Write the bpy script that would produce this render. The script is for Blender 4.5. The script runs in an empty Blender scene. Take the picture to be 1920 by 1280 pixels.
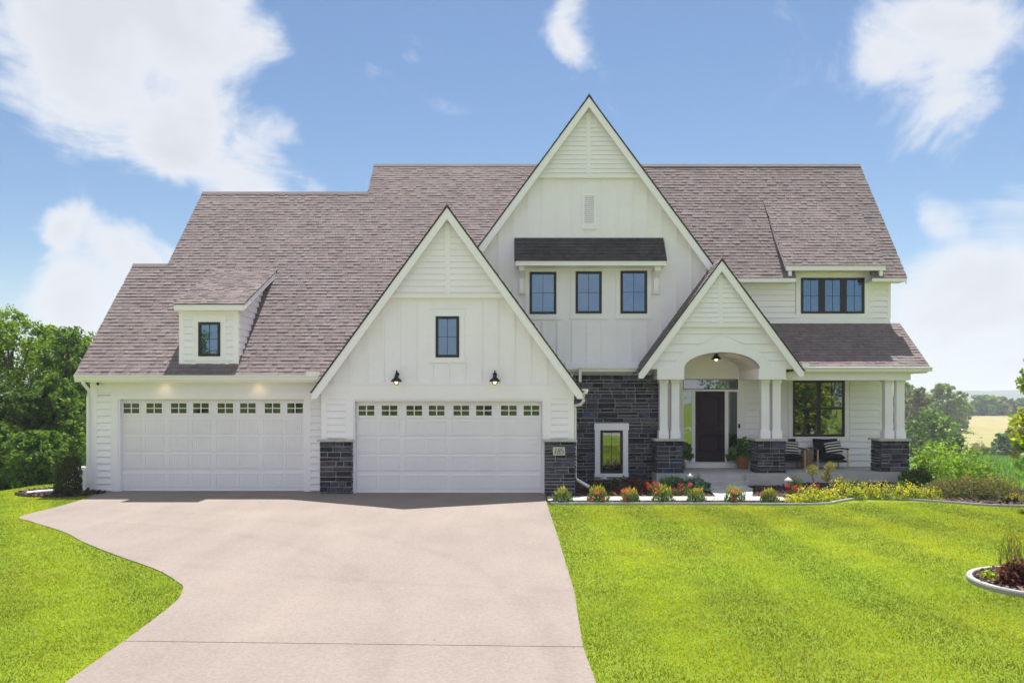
import bpy, math, random
import numpy as np
from mathutils import Vector
R = math.radians
SC = bpy.context.scene
COL = SC.collection
random.seed(7)
RNG = np.random.default_rng(7)

# ---------------------------------------------------------------- camera
F, CX, HY, CH = 1600.0, 960.0, 745.0, 2.5          # focal length / horizon of a 1920 x 1280 view, eye height
cam = bpy.data.cameras.new('camera')
cam.sensor_width = 36.0
cam.lens = 36.0 * F / 1920.0
cam.shift_y = (HY - 640.0) / 1920.0
cam.clip_end = 6000
camo = bpy.data.objects.new('camera', cam)
camo.location = (0, 0, CH)
camo.rotation_euler = (R(90), 0, 0)
COL.objects.link(camo)
SC.camera = camo

# ---------------------------------------------------------------- sun, sky, exposure
SUN_DIR = Vector((0.75, 2.85, 7.43)).normalized()
sun = bpy.data.lights.new('sun', 'SUN')
sun.energy = 4.6
sun.angle = R(0.55)
sun.color = (1.0, 0.95, 0.87)
suno = bpy.data.objects.new('sun', sun)
suno.rotation_euler = (-SUN_DIR).to_track_quat('-Z', 'Y').to_euler()
suno.location = (10, 30, 60)
COL.objects.link(suno)

W = bpy.data.worlds.new('World')
SC.world = W
W.use_nodes = True
wt = W.node_tree
wt.nodes.clear()
def wn(t, **k):
    n = wt.nodes.new(t)
    for a, b in k.items():
        setattr(n, a, b)
    return n
def wmath(op, a, b=None, clamp=False):
    n = wn('ShaderNodeMath', operation=op, use_clamp=clamp)
    for i, v in enumerate((a, b)):
        if v is None: continue
        if isinstance(v, (int, float)): n.inputs[i].default_value = v
        else: wt.links.new(v, n.inputs[i])
    return n.outputs[0]
sky = wn('ShaderNodeTexSky', sky_type='NISHITA')
sky.sun_disc = False
sky.sun_elevation = math.asin(SUN_DIR.z)
sky.sun_rotation = math.atan2(SUN_DIR.x, SUN_DIR.y)
sky.altitude = 300
sky.air_density = 1.0
sky.dust_density = 0.35
sky.ozone_density = 2.2
tc = wn('ShaderNodeTexCoord')
DIR = tc.outputs['Generated']
# the cloud field: fractal noise over directions; cumulus heaps where the banks stand
nz = wn('ShaderNodeTexNoise'); nz.inputs['Scale'].default_value = 7.0; nz.inputs['Detail'].default_value = 9.0
nz.inputs['Roughness'].default_value = 0.64; nz.inputs['Distortion'].default_value = 0.5
mp = wn('ShaderNodeMapping'); mp.inputs['Scale'].default_value = (1.0, 1.0, 1.5)
mp.inputs['Location'].default_value = (3.1, 1.7, 0.4)
wt.links.new(DIR, mp.inputs[0]); wt.links.new(mp.outputs[0], nz.inputs['Vector'])
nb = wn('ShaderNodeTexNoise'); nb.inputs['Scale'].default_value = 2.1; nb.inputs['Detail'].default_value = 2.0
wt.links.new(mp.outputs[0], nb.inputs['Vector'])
BANKS = [  # px, py, angular radius (px of the view), weight
    (210, 40, 330, .60), (60, 70, 220, .30), (390, 90, 160, .22), (350, 235, 110, .42), (450, 310, 135, .46), (560, 345, 60, .3), (505, 255, 55, .24),
    (285, 460, 85, .36), (180, 540, 150, .48), (130, 450, 60, .2), (1060, 35, 70, .30), (1110, 40, 70, .30), (1080, 85, 40, .16),
    (1730, 130, 170, .42), (1640, 60, 130, .2), (1850, 60, 150, .24),
    (1850, 430, 130, .30), (1800, 600, 170, .36), (1900, 640, 200, .34), (1745, 385, 70, .26), (1640, 310, 50, .2), (755, 140, 45, .12),
    (60, 600, 130, .24)]
wq = wn('ShaderNodeTexNoise'); wq.inputs['Scale'].default_value = 4.5; wq.inputs['Detail'].default_value = 5.0; wt.links.new(DIR, wq.inputs['Vector'])
ws = wn('ShaderNodeVectorMath', operation='SUBTRACT'); wt.links.new(wq.outputs['Color'], ws.inputs[0]); ws.inputs[1].default_value = (.5, .5, .5)
wm = wn('ShaderNodeVectorMath', operation='SCALE'); wt.links.new(ws.outputs[0], wm.inputs[0]); wm.inputs['Scale'].default_value = .20
wa = wn('ShaderNodeVectorMath', operation='ADD'); wt.links.new(DIR, wa.inputs[0]); wt.links.new(wm.outputs[0], wa.inputs[1])
WARP = wa.outputs[0]
dens = None
for px, py, r, w in BANKS:
    c = Vector((px - CX, F, HY - py)).normalized()
    d = wn('ShaderNodeVectorMath', operation='DISTANCE'); wt.links.new(WARP, d.inputs[0]); d.inputs[1].default_value = c
    m = wn('ShaderNodeMapRange', interpolation_type='SMOOTHERSTEP')
    wt.links.new(d.outputs['Value'], m.inputs['Value'])
    m.inputs['From Min'].default_value = 0.0; m.inputs['From Max'].default_value = r / F * 1.15
    m.inputs['To Min'].default_value = w * 1.25 + .03; m.inputs['To Max'].default_value = 0.0
    dens = m.outputs[0] if dens is None else wmath('ADD', dens, m.outputs[0])
# elsewhere in the sky: unseen cloud added to brighten the shaded facade, kept out of the open blue of this quarter
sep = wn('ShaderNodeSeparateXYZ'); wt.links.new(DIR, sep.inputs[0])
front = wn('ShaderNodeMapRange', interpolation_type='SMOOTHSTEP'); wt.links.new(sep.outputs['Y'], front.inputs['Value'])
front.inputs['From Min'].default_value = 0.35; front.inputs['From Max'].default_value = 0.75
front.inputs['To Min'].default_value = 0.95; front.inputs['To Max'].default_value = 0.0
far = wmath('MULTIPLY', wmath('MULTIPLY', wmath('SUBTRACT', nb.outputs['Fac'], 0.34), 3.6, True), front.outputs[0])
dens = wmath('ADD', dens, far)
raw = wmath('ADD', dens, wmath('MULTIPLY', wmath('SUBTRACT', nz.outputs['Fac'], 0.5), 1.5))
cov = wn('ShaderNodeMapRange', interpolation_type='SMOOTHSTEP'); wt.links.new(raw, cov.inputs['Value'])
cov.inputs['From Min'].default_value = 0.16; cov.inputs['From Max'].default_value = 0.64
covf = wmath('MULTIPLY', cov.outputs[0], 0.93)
# thin haze whitening low on the horizon
hz = wn('ShaderNodeMapRange', interpolation_type='SMOOTHSTEP'); wt.links.new(sep.outputs['Z'], hz.inputs['Value'])
hz.inputs['From Min'].default_value = -0.02; hz.inputs['From Max'].default_value = 0.17
hz.inputs['To Min'].default_value = 0.65; hz.inputs['To Max'].default_value = 0.0
hs = wn('ShaderNodeHueSaturation'); hs.inputs['Saturation'].default_value = 1.08; hs.inputs['Value'].default_value = 0.70
wt.links.new(sky.outputs[0], hs.inputs['Color'])
mixh = wn('ShaderNodeMix', data_type='RGBA'); wt.links.new(hz.outputs[0], mixh.inputs['Factor'])
wt.links.new(hs.outputs[0], mixh.inputs[6]); mixh.inputs[7].default_value = (4.6, 5.0, 5.5, 1)
shade = wn('ShaderNodeMapRange'); wt.links.new(raw, shade.inputs['Value'])
shade.inputs['From Min'].default_value = 0.3; shade.inputs['From Max'].default_value = 0.95
ccol = wn('ShaderNodeMix', data_type='RGBA'); wt.links.new(shade.outputs[0], ccol.inputs['Factor'])
ccol.inputs[6].default_value = (5.2, 5.35, 5.65, 1); ccol.inputs[7].default_value = (4.3, 4.42, 4.7, 1)
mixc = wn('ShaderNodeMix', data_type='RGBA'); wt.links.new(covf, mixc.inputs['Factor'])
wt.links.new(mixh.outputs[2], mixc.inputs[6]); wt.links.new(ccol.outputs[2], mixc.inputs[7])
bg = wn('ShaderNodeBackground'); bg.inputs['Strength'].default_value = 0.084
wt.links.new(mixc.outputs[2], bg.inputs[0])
wo = wn('ShaderNodeOutputWorld'); wt.links.new(bg.outputs[0], wo.inputs[0])

vs = SC.view_settings
vs.view_transform = 'Standard'; vs.look = 'None'; vs.gamma = 1.0; vs.use_curve_mapping = False
vs.exposure = 1.05
SC.cycles.max_bounces = 7
SC.cycles.diffuse_bounces = 4
SC.cycles.transmission_bounces = 4
SC.cycles.transparent_max_bounces = 8
SC.cycles.sample_clamp_indirect = 6
SC.cycles.caustics_reflective = False
SC.cycles.caustics_refractive = False

# ---------------------------------------------------------------- helpers
def X(px, y): return (px - CX) * y / F
def Z(py, y): return CH + (HY - py) * y / F
def G(px, py):                                   # a point on level ground
    y = CH * F / (py - HY)
    return ((px - CX) * y / F, y)

def origin_of(p):
    o = Vector((0, 0, 0))
    while p is not None:
        o += p.location
        p = p.parent
    return o

def link(name, me, parent=None):
    o = bpy.data.objects.new(name, me)
    COL.objects.link(o)
    if parent is not None: o.parent = parent
    return o
def tag(o, label=None, cat=None, group=None, kind=None):
    if label: o['label'] = label
    if cat: o['category'] = cat
    if group: o['group'] = group
    if kind: o['kind'] = kind
    return o
def thing(name, loc, label, cat, group=None, rz=0.0):
    o = link(name, None)
    o.location = loc
    o.rotation_euler = (0, 0, rz)
    o.empty_display_size = 0.2
    return tag(o, label, cat, group)

class MB:
    """collects faces, then links them as one mesh object"""
    def __init__(s): s.v, s.f, s.t = [], [], []
    def add(s, vs, fs, tint=None):
        b = len(s.v)
        s.v += [tuple(p) for p in vs]
        s.f += [tuple(i + b for i in f) for f in fs]
        s.t += [tint or (1, 1, 1)] * len(vs)
        return s
    def box(s, x0, x1, y0, y1, z0, z1, tint=None):
        return s.add([(x0, y0, z0), (x1, y0, z0), (x1, y1, z0), (x0, y1, z0), (x0, y0, z1), (x1, y0, z1), (x1, y1, z1), (x0, y1, z1)],
                     [(0, 3, 2, 1), (4, 5, 6, 7), (0, 1, 5, 4), (1, 2, 6, 5), (2, 3, 7, 6), (3, 0, 4, 7)], tint)
    def prism(s, poly, y0, y1, tint=None):        # outline in x, z pushed along y
        n = len(poly)
        a = sum(poly[i][0] * poly[(i + 1) % n][1] - poly[(i + 1) % n][0] * poly[i][1] for i in range(n))
        if a < 0: poly = poly[::-1]
        v = [(p[0], y0, p[1]) for p in poly] + [(p[0], y1, p[1]) for p in poly]
        return s.add(v, [tuple(range(n)), tuple(range(2 * n - 1, n - 1, -1))] +
                     [(i, i + n, (i + 1) % n + n, (i + 1) % n) for i in range(n)], tint)
    def prismx(s, poly, x0, x1, tint=None):       # outline in y, z pushed along x
        n = len(poly)
        a = sum(poly[i][0] * poly[(i + 1) % n][1] - poly[(i + 1) % n][0] * poly[i][1] for i in range(n))
        if a < 0: poly = poly[::-1]
        v = [(x1, p[0], p[1]) for p in poly] + [(x0, p[0], p[1]) for p in poly]
        return s.add(v, [tuple(range(n)), tuple(range(2 * n - 1, n - 1, -1))] +
                     [(i, i + n, (i + 1) % n + n, (i + 1) % n) for i in range(n)], tint)
    def prismz(s, poly, z0, z1, tint=None):       # outline in x, y pushed along z
        n = len(poly)
        a = sum(poly[i][0] * poly[(i + 1) % n][1] - poly[(i + 1) % n][0] * poly[i][1] for i in range(n))
        if a < 0: poly = poly[::-1]
        v = [(p[0], p[1], z1) for p in poly] + [(p[0], p[1], z0) for p in poly]
        return s.add(v, [tuple(range(n)), tuple(range(2 * n - 1, n - 1, -1))] +
                     [(i, i + n, (i + 1) % n + n, (i + 1) % n) for i in range(n)], tint)
    def tube(s, pts, r, n=8, tint=None):
        pts = [Vector(p) for p in pts]
        rr = r if isinstance(r, (list, tuple)) else [r] * len(pts)
        v, f = [], []
        for i, p in enumerate(pts):
            d = (pts[min(i + 1, len(pts) - 1)] - pts[max(i - 1, 0)]).normalized()
            a = Vector((0, 0, 1)) if abs(d.z) < 0.9 else Vector((1, 0, 0))
            u = d.cross(a).normalized(); w = d.cross(u)
            v += [p + (u * math.cos(2 * math.pi * k / n) + w * math.sin(2 * math.pi * k / n)) * rr[i] for k in range(n)]
        for i in range(len(pts) - 1):
            for k in range(n):
                f.append((i * n + k, i * n + (k + 1) % n, (i + 1) * n + (k + 1) % n, (i + 1) * n + k))
        f.append(tuple(range(n))[::-1]); f.append(tuple(range((len(pts) - 1) * n, len(pts) * n)))
        return s.add(v, f, tint)
    def lathe(s, prof, n=16, c=(0, 0, 0), tint=None):
        v, f = [], []
        for r, z in prof:
            v += [(c[0] + r * math.cos(2 * math.pi * k / n), c[1] + r * math.sin(2 * math.pi * k / n), c[2] + z) for k in range(n)]
        for i in range(len(prof) - 1):
            for k in range(n):
                f.append((i * n + k, i * n + (k + 1) % n, (i + 1) * n + (k + 1) % n, (i + 1) * n + k))
        f.append(tuple(range(n))[::-1]); f.append(tuple(range((len(prof) - 1) * n, len(prof) * n)))
        return s.add(v, f, tint)
    def mesh(s, name, off=Vector((0, 0, 0))):
        me = bpy.data.meshes.new(name)
        me.from_pydata([(p[0] - off[0], p[1] - off[1], p[2] - off[2]) for p in s.v], [], s.f)
        at = me.color_attributes.new('tint', 'FLOAT_COLOR', 'POINT')
        at.data.foreach_set('color', np.array([(*t, 1) for t in s.t], dtype=np.float32).ravel())
        return me
    def build(s, name, m, parent=None, smooth=False, kind=None):
        me = s.mesh(name, origin_of(parent))
        if m: me.materials.append(m)
        if smooth: me.polygons.foreach_set('use_smooth', [True] * len(me.polygons))
        o = link(name, me, parent)
        if kind: o['kind'] = kind
        return o

# ---------------------------------------------------------------- materials
M = {}
def mat(name, col, rough=0.6, var=0.08, scale=3.0, bump=0.0, bscale=80.0, metal=0.0, spec=0.3, tint=False, col2=None, fine=0.0, fscale=60.0, detail=4.0):
    m = bpy.data.materials.new(name); m.use_nodes = True
    nt = m.node_tree; b = nt.nodes['Principled BSDF']
    N, L = nt.nodes.new, nt.links.new
    b.inputs['Roughness'].default_value = rough; b.inputs['Metallic'].default_value = metal
    b.inputs['Specular IOR Level'].default_value = spec
    g = N('ShaderNodeNewGeometry')
    n1 = N('ShaderNodeTexNoise'); n1.inputs['Scale'].default_value = scale; n1.inputs['Detail'].default_value = detail
    L(g.outputs['Position'], n1.inputs['Vector'])
    mx = N('ShaderNodeMix'); mx.data_type = 'RGBA'
    rp = N('ShaderNodeMapRange'); rp.inputs['From Min'].default_value = .3; rp.inputs['From Max'].default_value = .7
    L(n1.outputs['Fac'], rp.inputs['Value']); L(rp.outputs[0], mx.inputs['Factor'])
    c2 = col2 or tuple(c * (1 - var) for c in col)
    c1 = col if col2 else tuple(min(1, c * (1 + var)) for c in col)
    mx.inputs[6].default_value = (*c1, 1); mx.inputs[7].default_value = (*c2, 1)
    out = mx.outputs[2]
    if fine:
        n2 = N('ShaderNodeTexNoise'); n2.inputs['Scale'].default_value = fscale; n2.inputs['Detail'].default_value = 3
        L(g.outputs['Position'], n2.inputs['Vector'])
        r2 = N('ShaderNodeMapRange'); r2.inputs['From Min'].default_value = .25; r2.inputs['From Max'].default_value = .75
        r2.inputs['To Min'].default_value = 1 - fine; r2.inputs['To Max'].default_value = 1 + fine
        L(n2.outputs['Fac'], r2.inputs['Value'])
        mm = N('ShaderNodeVectorMath'); mm.operation = 'SCALE'; L(out, mm.inputs[0]); L(r2.outputs[0], mm.inputs['Scale'])
        out = mm.outputs[0]
    if tint:
        a = N('ShaderNodeAttribute'); a.attribute_name = 'tint'
        mm = N('ShaderNodeVectorMath'); mm.operation = 'MULTIPLY'; L(out, mm.inputs[0]); L(a.outputs['Color'], mm.inputs[1])
        out = mm.outputs[0]
    L(out, b.inputs['Base Color'])
    if bump:
        n3 = N('ShaderNodeTexNoise'); n3.inputs['Scale'].default_value = bscale; n3.inputs['Detail'].default_value = 3
        L(g.outputs['Position'], n3.inputs['Vector'])
        bp = N('ShaderNodeBump'); bp.inputs['Strength'].default_value = bump; bp.inputs['Distance'].default_value = 0.01
        L(n3.outputs['Fac'], bp.inputs['Height']); L(bp.outputs[0], b.inputs['Normal'])
    M[name] = m
    return m
def leafmat(name, col, trans=0.35, rough=0.55, spec=0.25):
    m = mat(name, col, rough, var=.15, scale=1.2, tint=True, spec=spec)
    nt = m.node_tree; b = nt.nodes['Principled BSDF']
    src = b.inputs['Base Color'].links[0].from_socket
    t = nt.nodes.new('ShaderNodeBsdfTranslucent')
    sc = nt.nodes.new('ShaderNodeVectorMath'); sc.operation = 'MULTIPLY'; sc.inputs[1].default_value = (1.25, 1.2, .55)
    nt.links.new(src, sc.inputs[0]); nt.links.new(sc.outputs[0], t.inputs[0])
    ms = nt.nodes.new('ShaderNodeMixShader'); ms.inputs[0].default_value = trans
    nt.links.new(b.outputs[0], ms.inputs[1]); nt.links.new(t.outputs[0], ms.inputs[2])
    nt.links.new(ms.outputs[0], nt.nodes['Material Output'].inputs[0])
    return m
mat('white_paint', (.915, .893, .955), .55, .02, 1.5, bump=.08, bscale=40, fine=.015, fscale=9)
mat('white_trim', (.92, .90, .955), .5, .015, 2.0)
mat('white_metal', (.84, .84, .83), .35, .02, 3, spec=.5)
mat('door_white', (.88, .86, .915), .5, .02, 2, fine=.012, fscale=30)
mat('soffit_white', (.84, .80, .78), .6, .03, 2)
mat('shingle', (.198, .166, .168), .92, .10, .9, bump=.5, bscale=160, spec=.12, tint=True, fine=.25, fscale=45)
mat('shingle_shaded', (.07, .065, .068), .92, .2, 2.0, bump=.5, bscale=160, spec=.12, tint=True, fine=.25, fscale=75)  # awning shingles: the gable's shadow is put into this darker colour
mat('roof_edge', (.03, .028, .03), .8, .1)
mat('stone', (.058, .062, .084), .85, .35, 9, bump=.9, bscale=28, spec=.25, tint=True, fine=.35, fscale=28)
mat('mortar', (.46, .45, .44), .95, .12, 10, bump=.4)
mat('cap_stone', (.50, .49, .46), .85, .12, 9, bump=.5, bscale=50, fine=.1)
mat('black_frame', (.012, .011, .016), .4, .1, spec=.4)
mat('black_metal', (.012, .012, .013), .35, .1, metal=.3, spec=.5)
mat('door_moulding_shaded', (.006, .004, .006), .6, .1, spec=.2)  # door panel mouldings: their shading is put into the near-black colour
mat('dark_door', (.032, .019, .03), .7, .15, 6, spec=.2)
mat('concrete', (.46, .46, .46), .9, .1, 2.5, bump=.3, bscale=60, fine=.06, fscale=40)
mat('concrete_curb', (.34, .335, .32), .9, .1, 5, bump=.3, fine=.08)
mat('terracotta', (.34, .15, .065), .75, .2, 9, bump=.2)
mat('black_fabric', (.012, .012, .017), .95, .2, 20, bump=.3, spec=.1)
mat('stripe_fabric', (.72, .70, .66), .95, .05, 20, bump=.3, spec=.1, tint=True)
mat('light_wood', (.5, .35, .23), .6, .2, 14)
mat('tan_wicker', (.33, .22, .16), .8, .25, 30, bump=.5)
mat('mulch', (.045, .03, .026), .98, .4, 14, bump=1, bscale=45, fine=.5, fscale=50, tint=True)
mat('bark', (.10, .075, .055), .95, .3, 6, bump=.8, bscale=20)
mat('straw', (.36, .29, .17), .95, .2, 9, bump=.6, bscale=20)
mat('plaque', (.62, .59, .53), .8, .05, 9)
mat('ink', (.02, .02, .022), .7, .05)
mat('lamp_cone', (.30, .30, .32), .35, .05, spec=.6, metal=.5)
mat('lamp_cone_sunlit', (.55, .5, .47), .35, .05, spec=.6)  # paler copy of the path light metal, sunlight put into the colour
# glass: the unlit room's darkness put into the base colour, sky and garden mirrored in front
def glass(name, fac, dark, tintc=(.92, .97, 1)):
    m = bpy.data.materials.new(name); m.use_nodes = True; nt = m.node_tree; nt.nodes.clear()
    d = nt.nodes.new('ShaderNodeBsdfDiffuse'); d.inputs[0].default_value = (*dark, 1)
    g = nt.nodes.new('ShaderNodeBsdfGlossy'); g.inputs['Roughness'].default_value = 0.015; g.inputs[0].default_value = (*tintc, 1)
    ge = nt.nodes.new('ShaderNodeNewGeometry'); n = nt.nodes.new('ShaderNodeTexNoise'); n.inputs['Scale'].default_value = 2.2
    nt.links.new(ge.outputs['Position'], n.inputs['Vector'])
    bp = nt.nodes.new('ShaderNodeBump'); bp.inputs['Strength'].default_value = .05; bp.inputs['Distance'].default_value = .05
    nt.links.new(n.outputs['Fac'], bp.inputs['Height']); nt.links.new(bp.outputs[0], g.inputs['Normal'])
    x = nt.nodes.new('ShaderNodeMixShader'); x.inputs[0].default_value = fac
    nt.links.new(d.outputs[0], x.inputs[1]); nt.links.new(g.outputs[0], x.inputs[2])
    o = nt.nodes.new('ShaderNodeOutputMaterial'); nt.links.new(x.outputs[0], o.inputs[0])
    M[name] = m
glass('glass', .42, (.02, .03, .045), (.36, .52, .70))
glass('glass_low', .30, (.018, .018, .016))
glass('glass_garage', .09, (.02, .02, .02))
def emit(name, col, s):
    m = bpy.data.materials.new(name); m.use_nodes = True; nt = m.node_tree; nt.nodes.clear()
    e = nt.nodes.new('ShaderNodeEmission'); e.inputs[0].default_value = (*col, 1); e.inputs[1].default_value = s
    o = nt.nodes.new('ShaderNodeOutputMaterial'); nt.links.new(e.outputs[0], o.inputs[0]); M[name] = m
emit('bulb', (1, .72, .4), 2.0)

# ---------------------------------------------------------------- terrain
def smooth(a, b, v):
    t = np.clip((v - a) / (b - a), 0, 1)
    return t * t * (3 - 2 * t)
def height(x, y):
    x = np.asarray(x, float); y = np.asarray(y, float)
    def prof(y, s):
        ys = np.array([-4000, s, s + 6, 40, 118, 140, 300, 420, 800, 1300, 1650, 4000.])
        zs = np.array([0, 0, -.55, -2.1, -6.0, -6.0, -3.9, -4.5, -9, -2, 4.0, 4.0])
        return np.interp(y, ys, zs)
    side = np.maximum(smooth(11.6, 13.2, x), smooth(-13.2, -15.5, x))
    z = prof(y, 28.0) * (1 - side) + prof(y, 20.5) * side
    return z + np.where(y > 60, .5 * np.sin(x * .03 + 1) * np.sin(y * .021), 0)
def grid_sheet(name, xs, ys, m, dz=0.0):
    gx, gy = np.meshgrid(xs, ys)
    gz = height(gx, gy) + dz
    nx, ny = len(xs), len(ys)
    v = np.stack([gx, gy, gz], -1).reshape(-1, 3)
    f = [(j * nx + i, j * nx + i + 1, (j + 1) * nx + i + 1, (j + 1) * nx + i) for j in range(ny - 1) for i in range(nx - 1)]
    me = bpy.data.meshes.new(name); me.from_pydata(v.tolist(), [], f)
    me.polygons.foreach_set('use_smooth', [True] * len(f)); me.materials.append(m)
    return tag(link(name, me), kind='structure')

def ground_material():
    m = bpy.data.materials.new('ground'); m.use_nodes = True; nt = m.node_tree
    b = nt.nodes['Principled BSDF']; b.inputs['Roughness'].default_value = .95; b.inputs['Specular IOR Level'].default_value = .1
    N, L = nt.nodes.new, nt.links.new
    g = N('ShaderNodeNewGeometry'); s = N('ShaderNodeSeparateXYZ'); L(g.outputs['Position'], s.inputs[0])
    n1 = N('ShaderNodeTexNoise'); n1.inputs['Scale'].default_value = .05; n1.inputs['Detail'].default_value = 3; L(g.outputs['Position'], n1.inputs['Vector'])
    ad = N('ShaderNodeMath'); ad.operation = 'MULTIPLY_ADD'; L(n1.outputs['Fac'], ad.inputs[0]); ad.inputs[1].default_value = 14; ad.inputs[2].default_value = -7
    yy = N('ShaderNodeMath'); yy.operation = 'ADD'; L(s.outputs['Y'], yy.inputs[0]); L(ad.outputs[0], yy.inputs[1])
    dv = N('ShaderNodeMath'); dv.operation = 'DIVIDE'; L(yy.outputs[0], dv.inputs[0]); dv.inputs[1].default_value = 500
    rp = N('ShaderNodeValToRGB'); L(dv.outputs[0], rp.inputs[0]); e = rp.color_ramp.elements
    stops = [(0, (.145, .205, .018)), (.062, (.145, .205, .018)), (.075, (.05, .10, .03)), (.232, (.06, .12, .03)), (.25, (.13, .16, .045)),
             (.27, (.20, .19, .07)), (.31, (.27, .25, .11)), (.52, (.31, .265, .135)), (.585, (.27, .25, .12)), (.61, (.10, .15, .05)), (1, (.07, .11, .05))]
    e[0].position, e[0].color = stops[0][0], (*stops[0][1], 1); e[1].position, e[1].color = stops[-1][0], (*stops[-1][1], 1)
    for p, c in stops[1:-1]:
        q = e.new(p); q.color = (*c, 1)
    n2 = N('ShaderNodeTexNoise'); n2.inputs['Scale'].default_value = 30; n2.inputs['Detail'].default_value = 5; L(g.outputs['Position'], n2.inputs['Vector'])
    n3 = N('ShaderNodeTexNoise'); n3.inputs['Scale'].default_value = .35; n3.inputs['Detail'].default_value = 5; L(g.outputs['Position'], n3.inputs['Vector'])
    # windrows of the mown hay field
    wv = N('ShaderNodeTexWave'); wv.bands_direction = 'Y'; wv.inputs['Scale'].default_value = .035; wv.inputs['Distortion'].default_value = 3; wv.inputs['Detail'].default_value = 2
    L(g.outputs['Position'], wv.inputs['Vector'])
    a1 = N('ShaderNodeMath'); a1.operation = 'ADD'; L(n2.outputs['Fac'], a1.inputs[0]); L(n3.outputs['Fac'], a1.inputs[1])
    a2 = N('ShaderNodeMath'); a2.operation = 'MULTIPLY_ADD'; L(wv.outputs['Fac'], a2.inputs[0]); a2.inputs[1].default_value = .25; L(a1.outputs[0], a2.inputs[2])
    r2 = N('ShaderNodeMapRange'); L(a2.outputs[0], r2.inputs['Value']); r2.inputs['From Min'].default_value = .6; r2.inputs['From Max'].default_value = 1.7
    r2.inputs['To Min'].default_value = .65; r2.inputs['To Max'].default_value = 1.35
    sc = N('ShaderNodeVectorMath'); sc.operation = 'SCALE'; L(rp.outputs[0], sc.inputs[0]); L(r2.outputs[0], sc.inputs['Scale'])
    L(sc.outputs[0], b.inputs['Base Color'])
    bp = N('ShaderNodeBump'); bp.inputs['Strength'].default_value = .6; bp.inputs['Distance'].default_value = .04; L(n2.outputs['Fac'], bp.inputs['Height']); L(bp.outputs[0], b.inputs['Normal'])
    return m
gxs = np.unique(np.concatenate([np.linspace(-40, 40, 81), np.linspace(-300, 300, 61), np.linspace(-2600, 2600, 41)]))
gys = np.unique(np.concatenate([np.linspace(-60, 60, 81), np.linspace(60, 420, 61), np.linspace(420, 3800, 40), np.linspace(-400, -60, 8)]))
M['ground'] = ground_material()
grid_sheet('ground', gxs, gys, M['ground'])

# wooded hills along the horizon
def hills():
    rng = np.random.default_rng(3)
    xs = np.linspace(-2600, 2600, 520)
    top = 13 + 4 * np.sin(xs * .0021 + .6) + 2.2 * np.sin(xs * .0067) + rng.normal(0, .8, len(xs))
    rows = [(1500, -6 * np.ones_like(xs)), (1530, top * .55 + rng.normal(0, .8, len(xs))), (1580, top), (1750, top * .9), (2000, -10 * np.ones_like(xs))]
    v = [(x, y + (20 * math.sin(x * .01)), z) for y, zz in rows for x, z in zip(xs, zz)]
    n = len(xs)
    f = [(j * n + i, j * n + i + 1, (j + 1) * n + i + 1, (j + 1) * n + i) for j in range(len(rows) - 1) for i in range(n - 1)]
    me = bpy.data.meshes.new('hills'); me.from_pydata(v, [], f)
    me.materials.append(mat('far_wood', (.06, .09, .04), .95, .4, .05, spec=.1))
    tag(link('hills', me), kind='structure')
hills()

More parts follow.
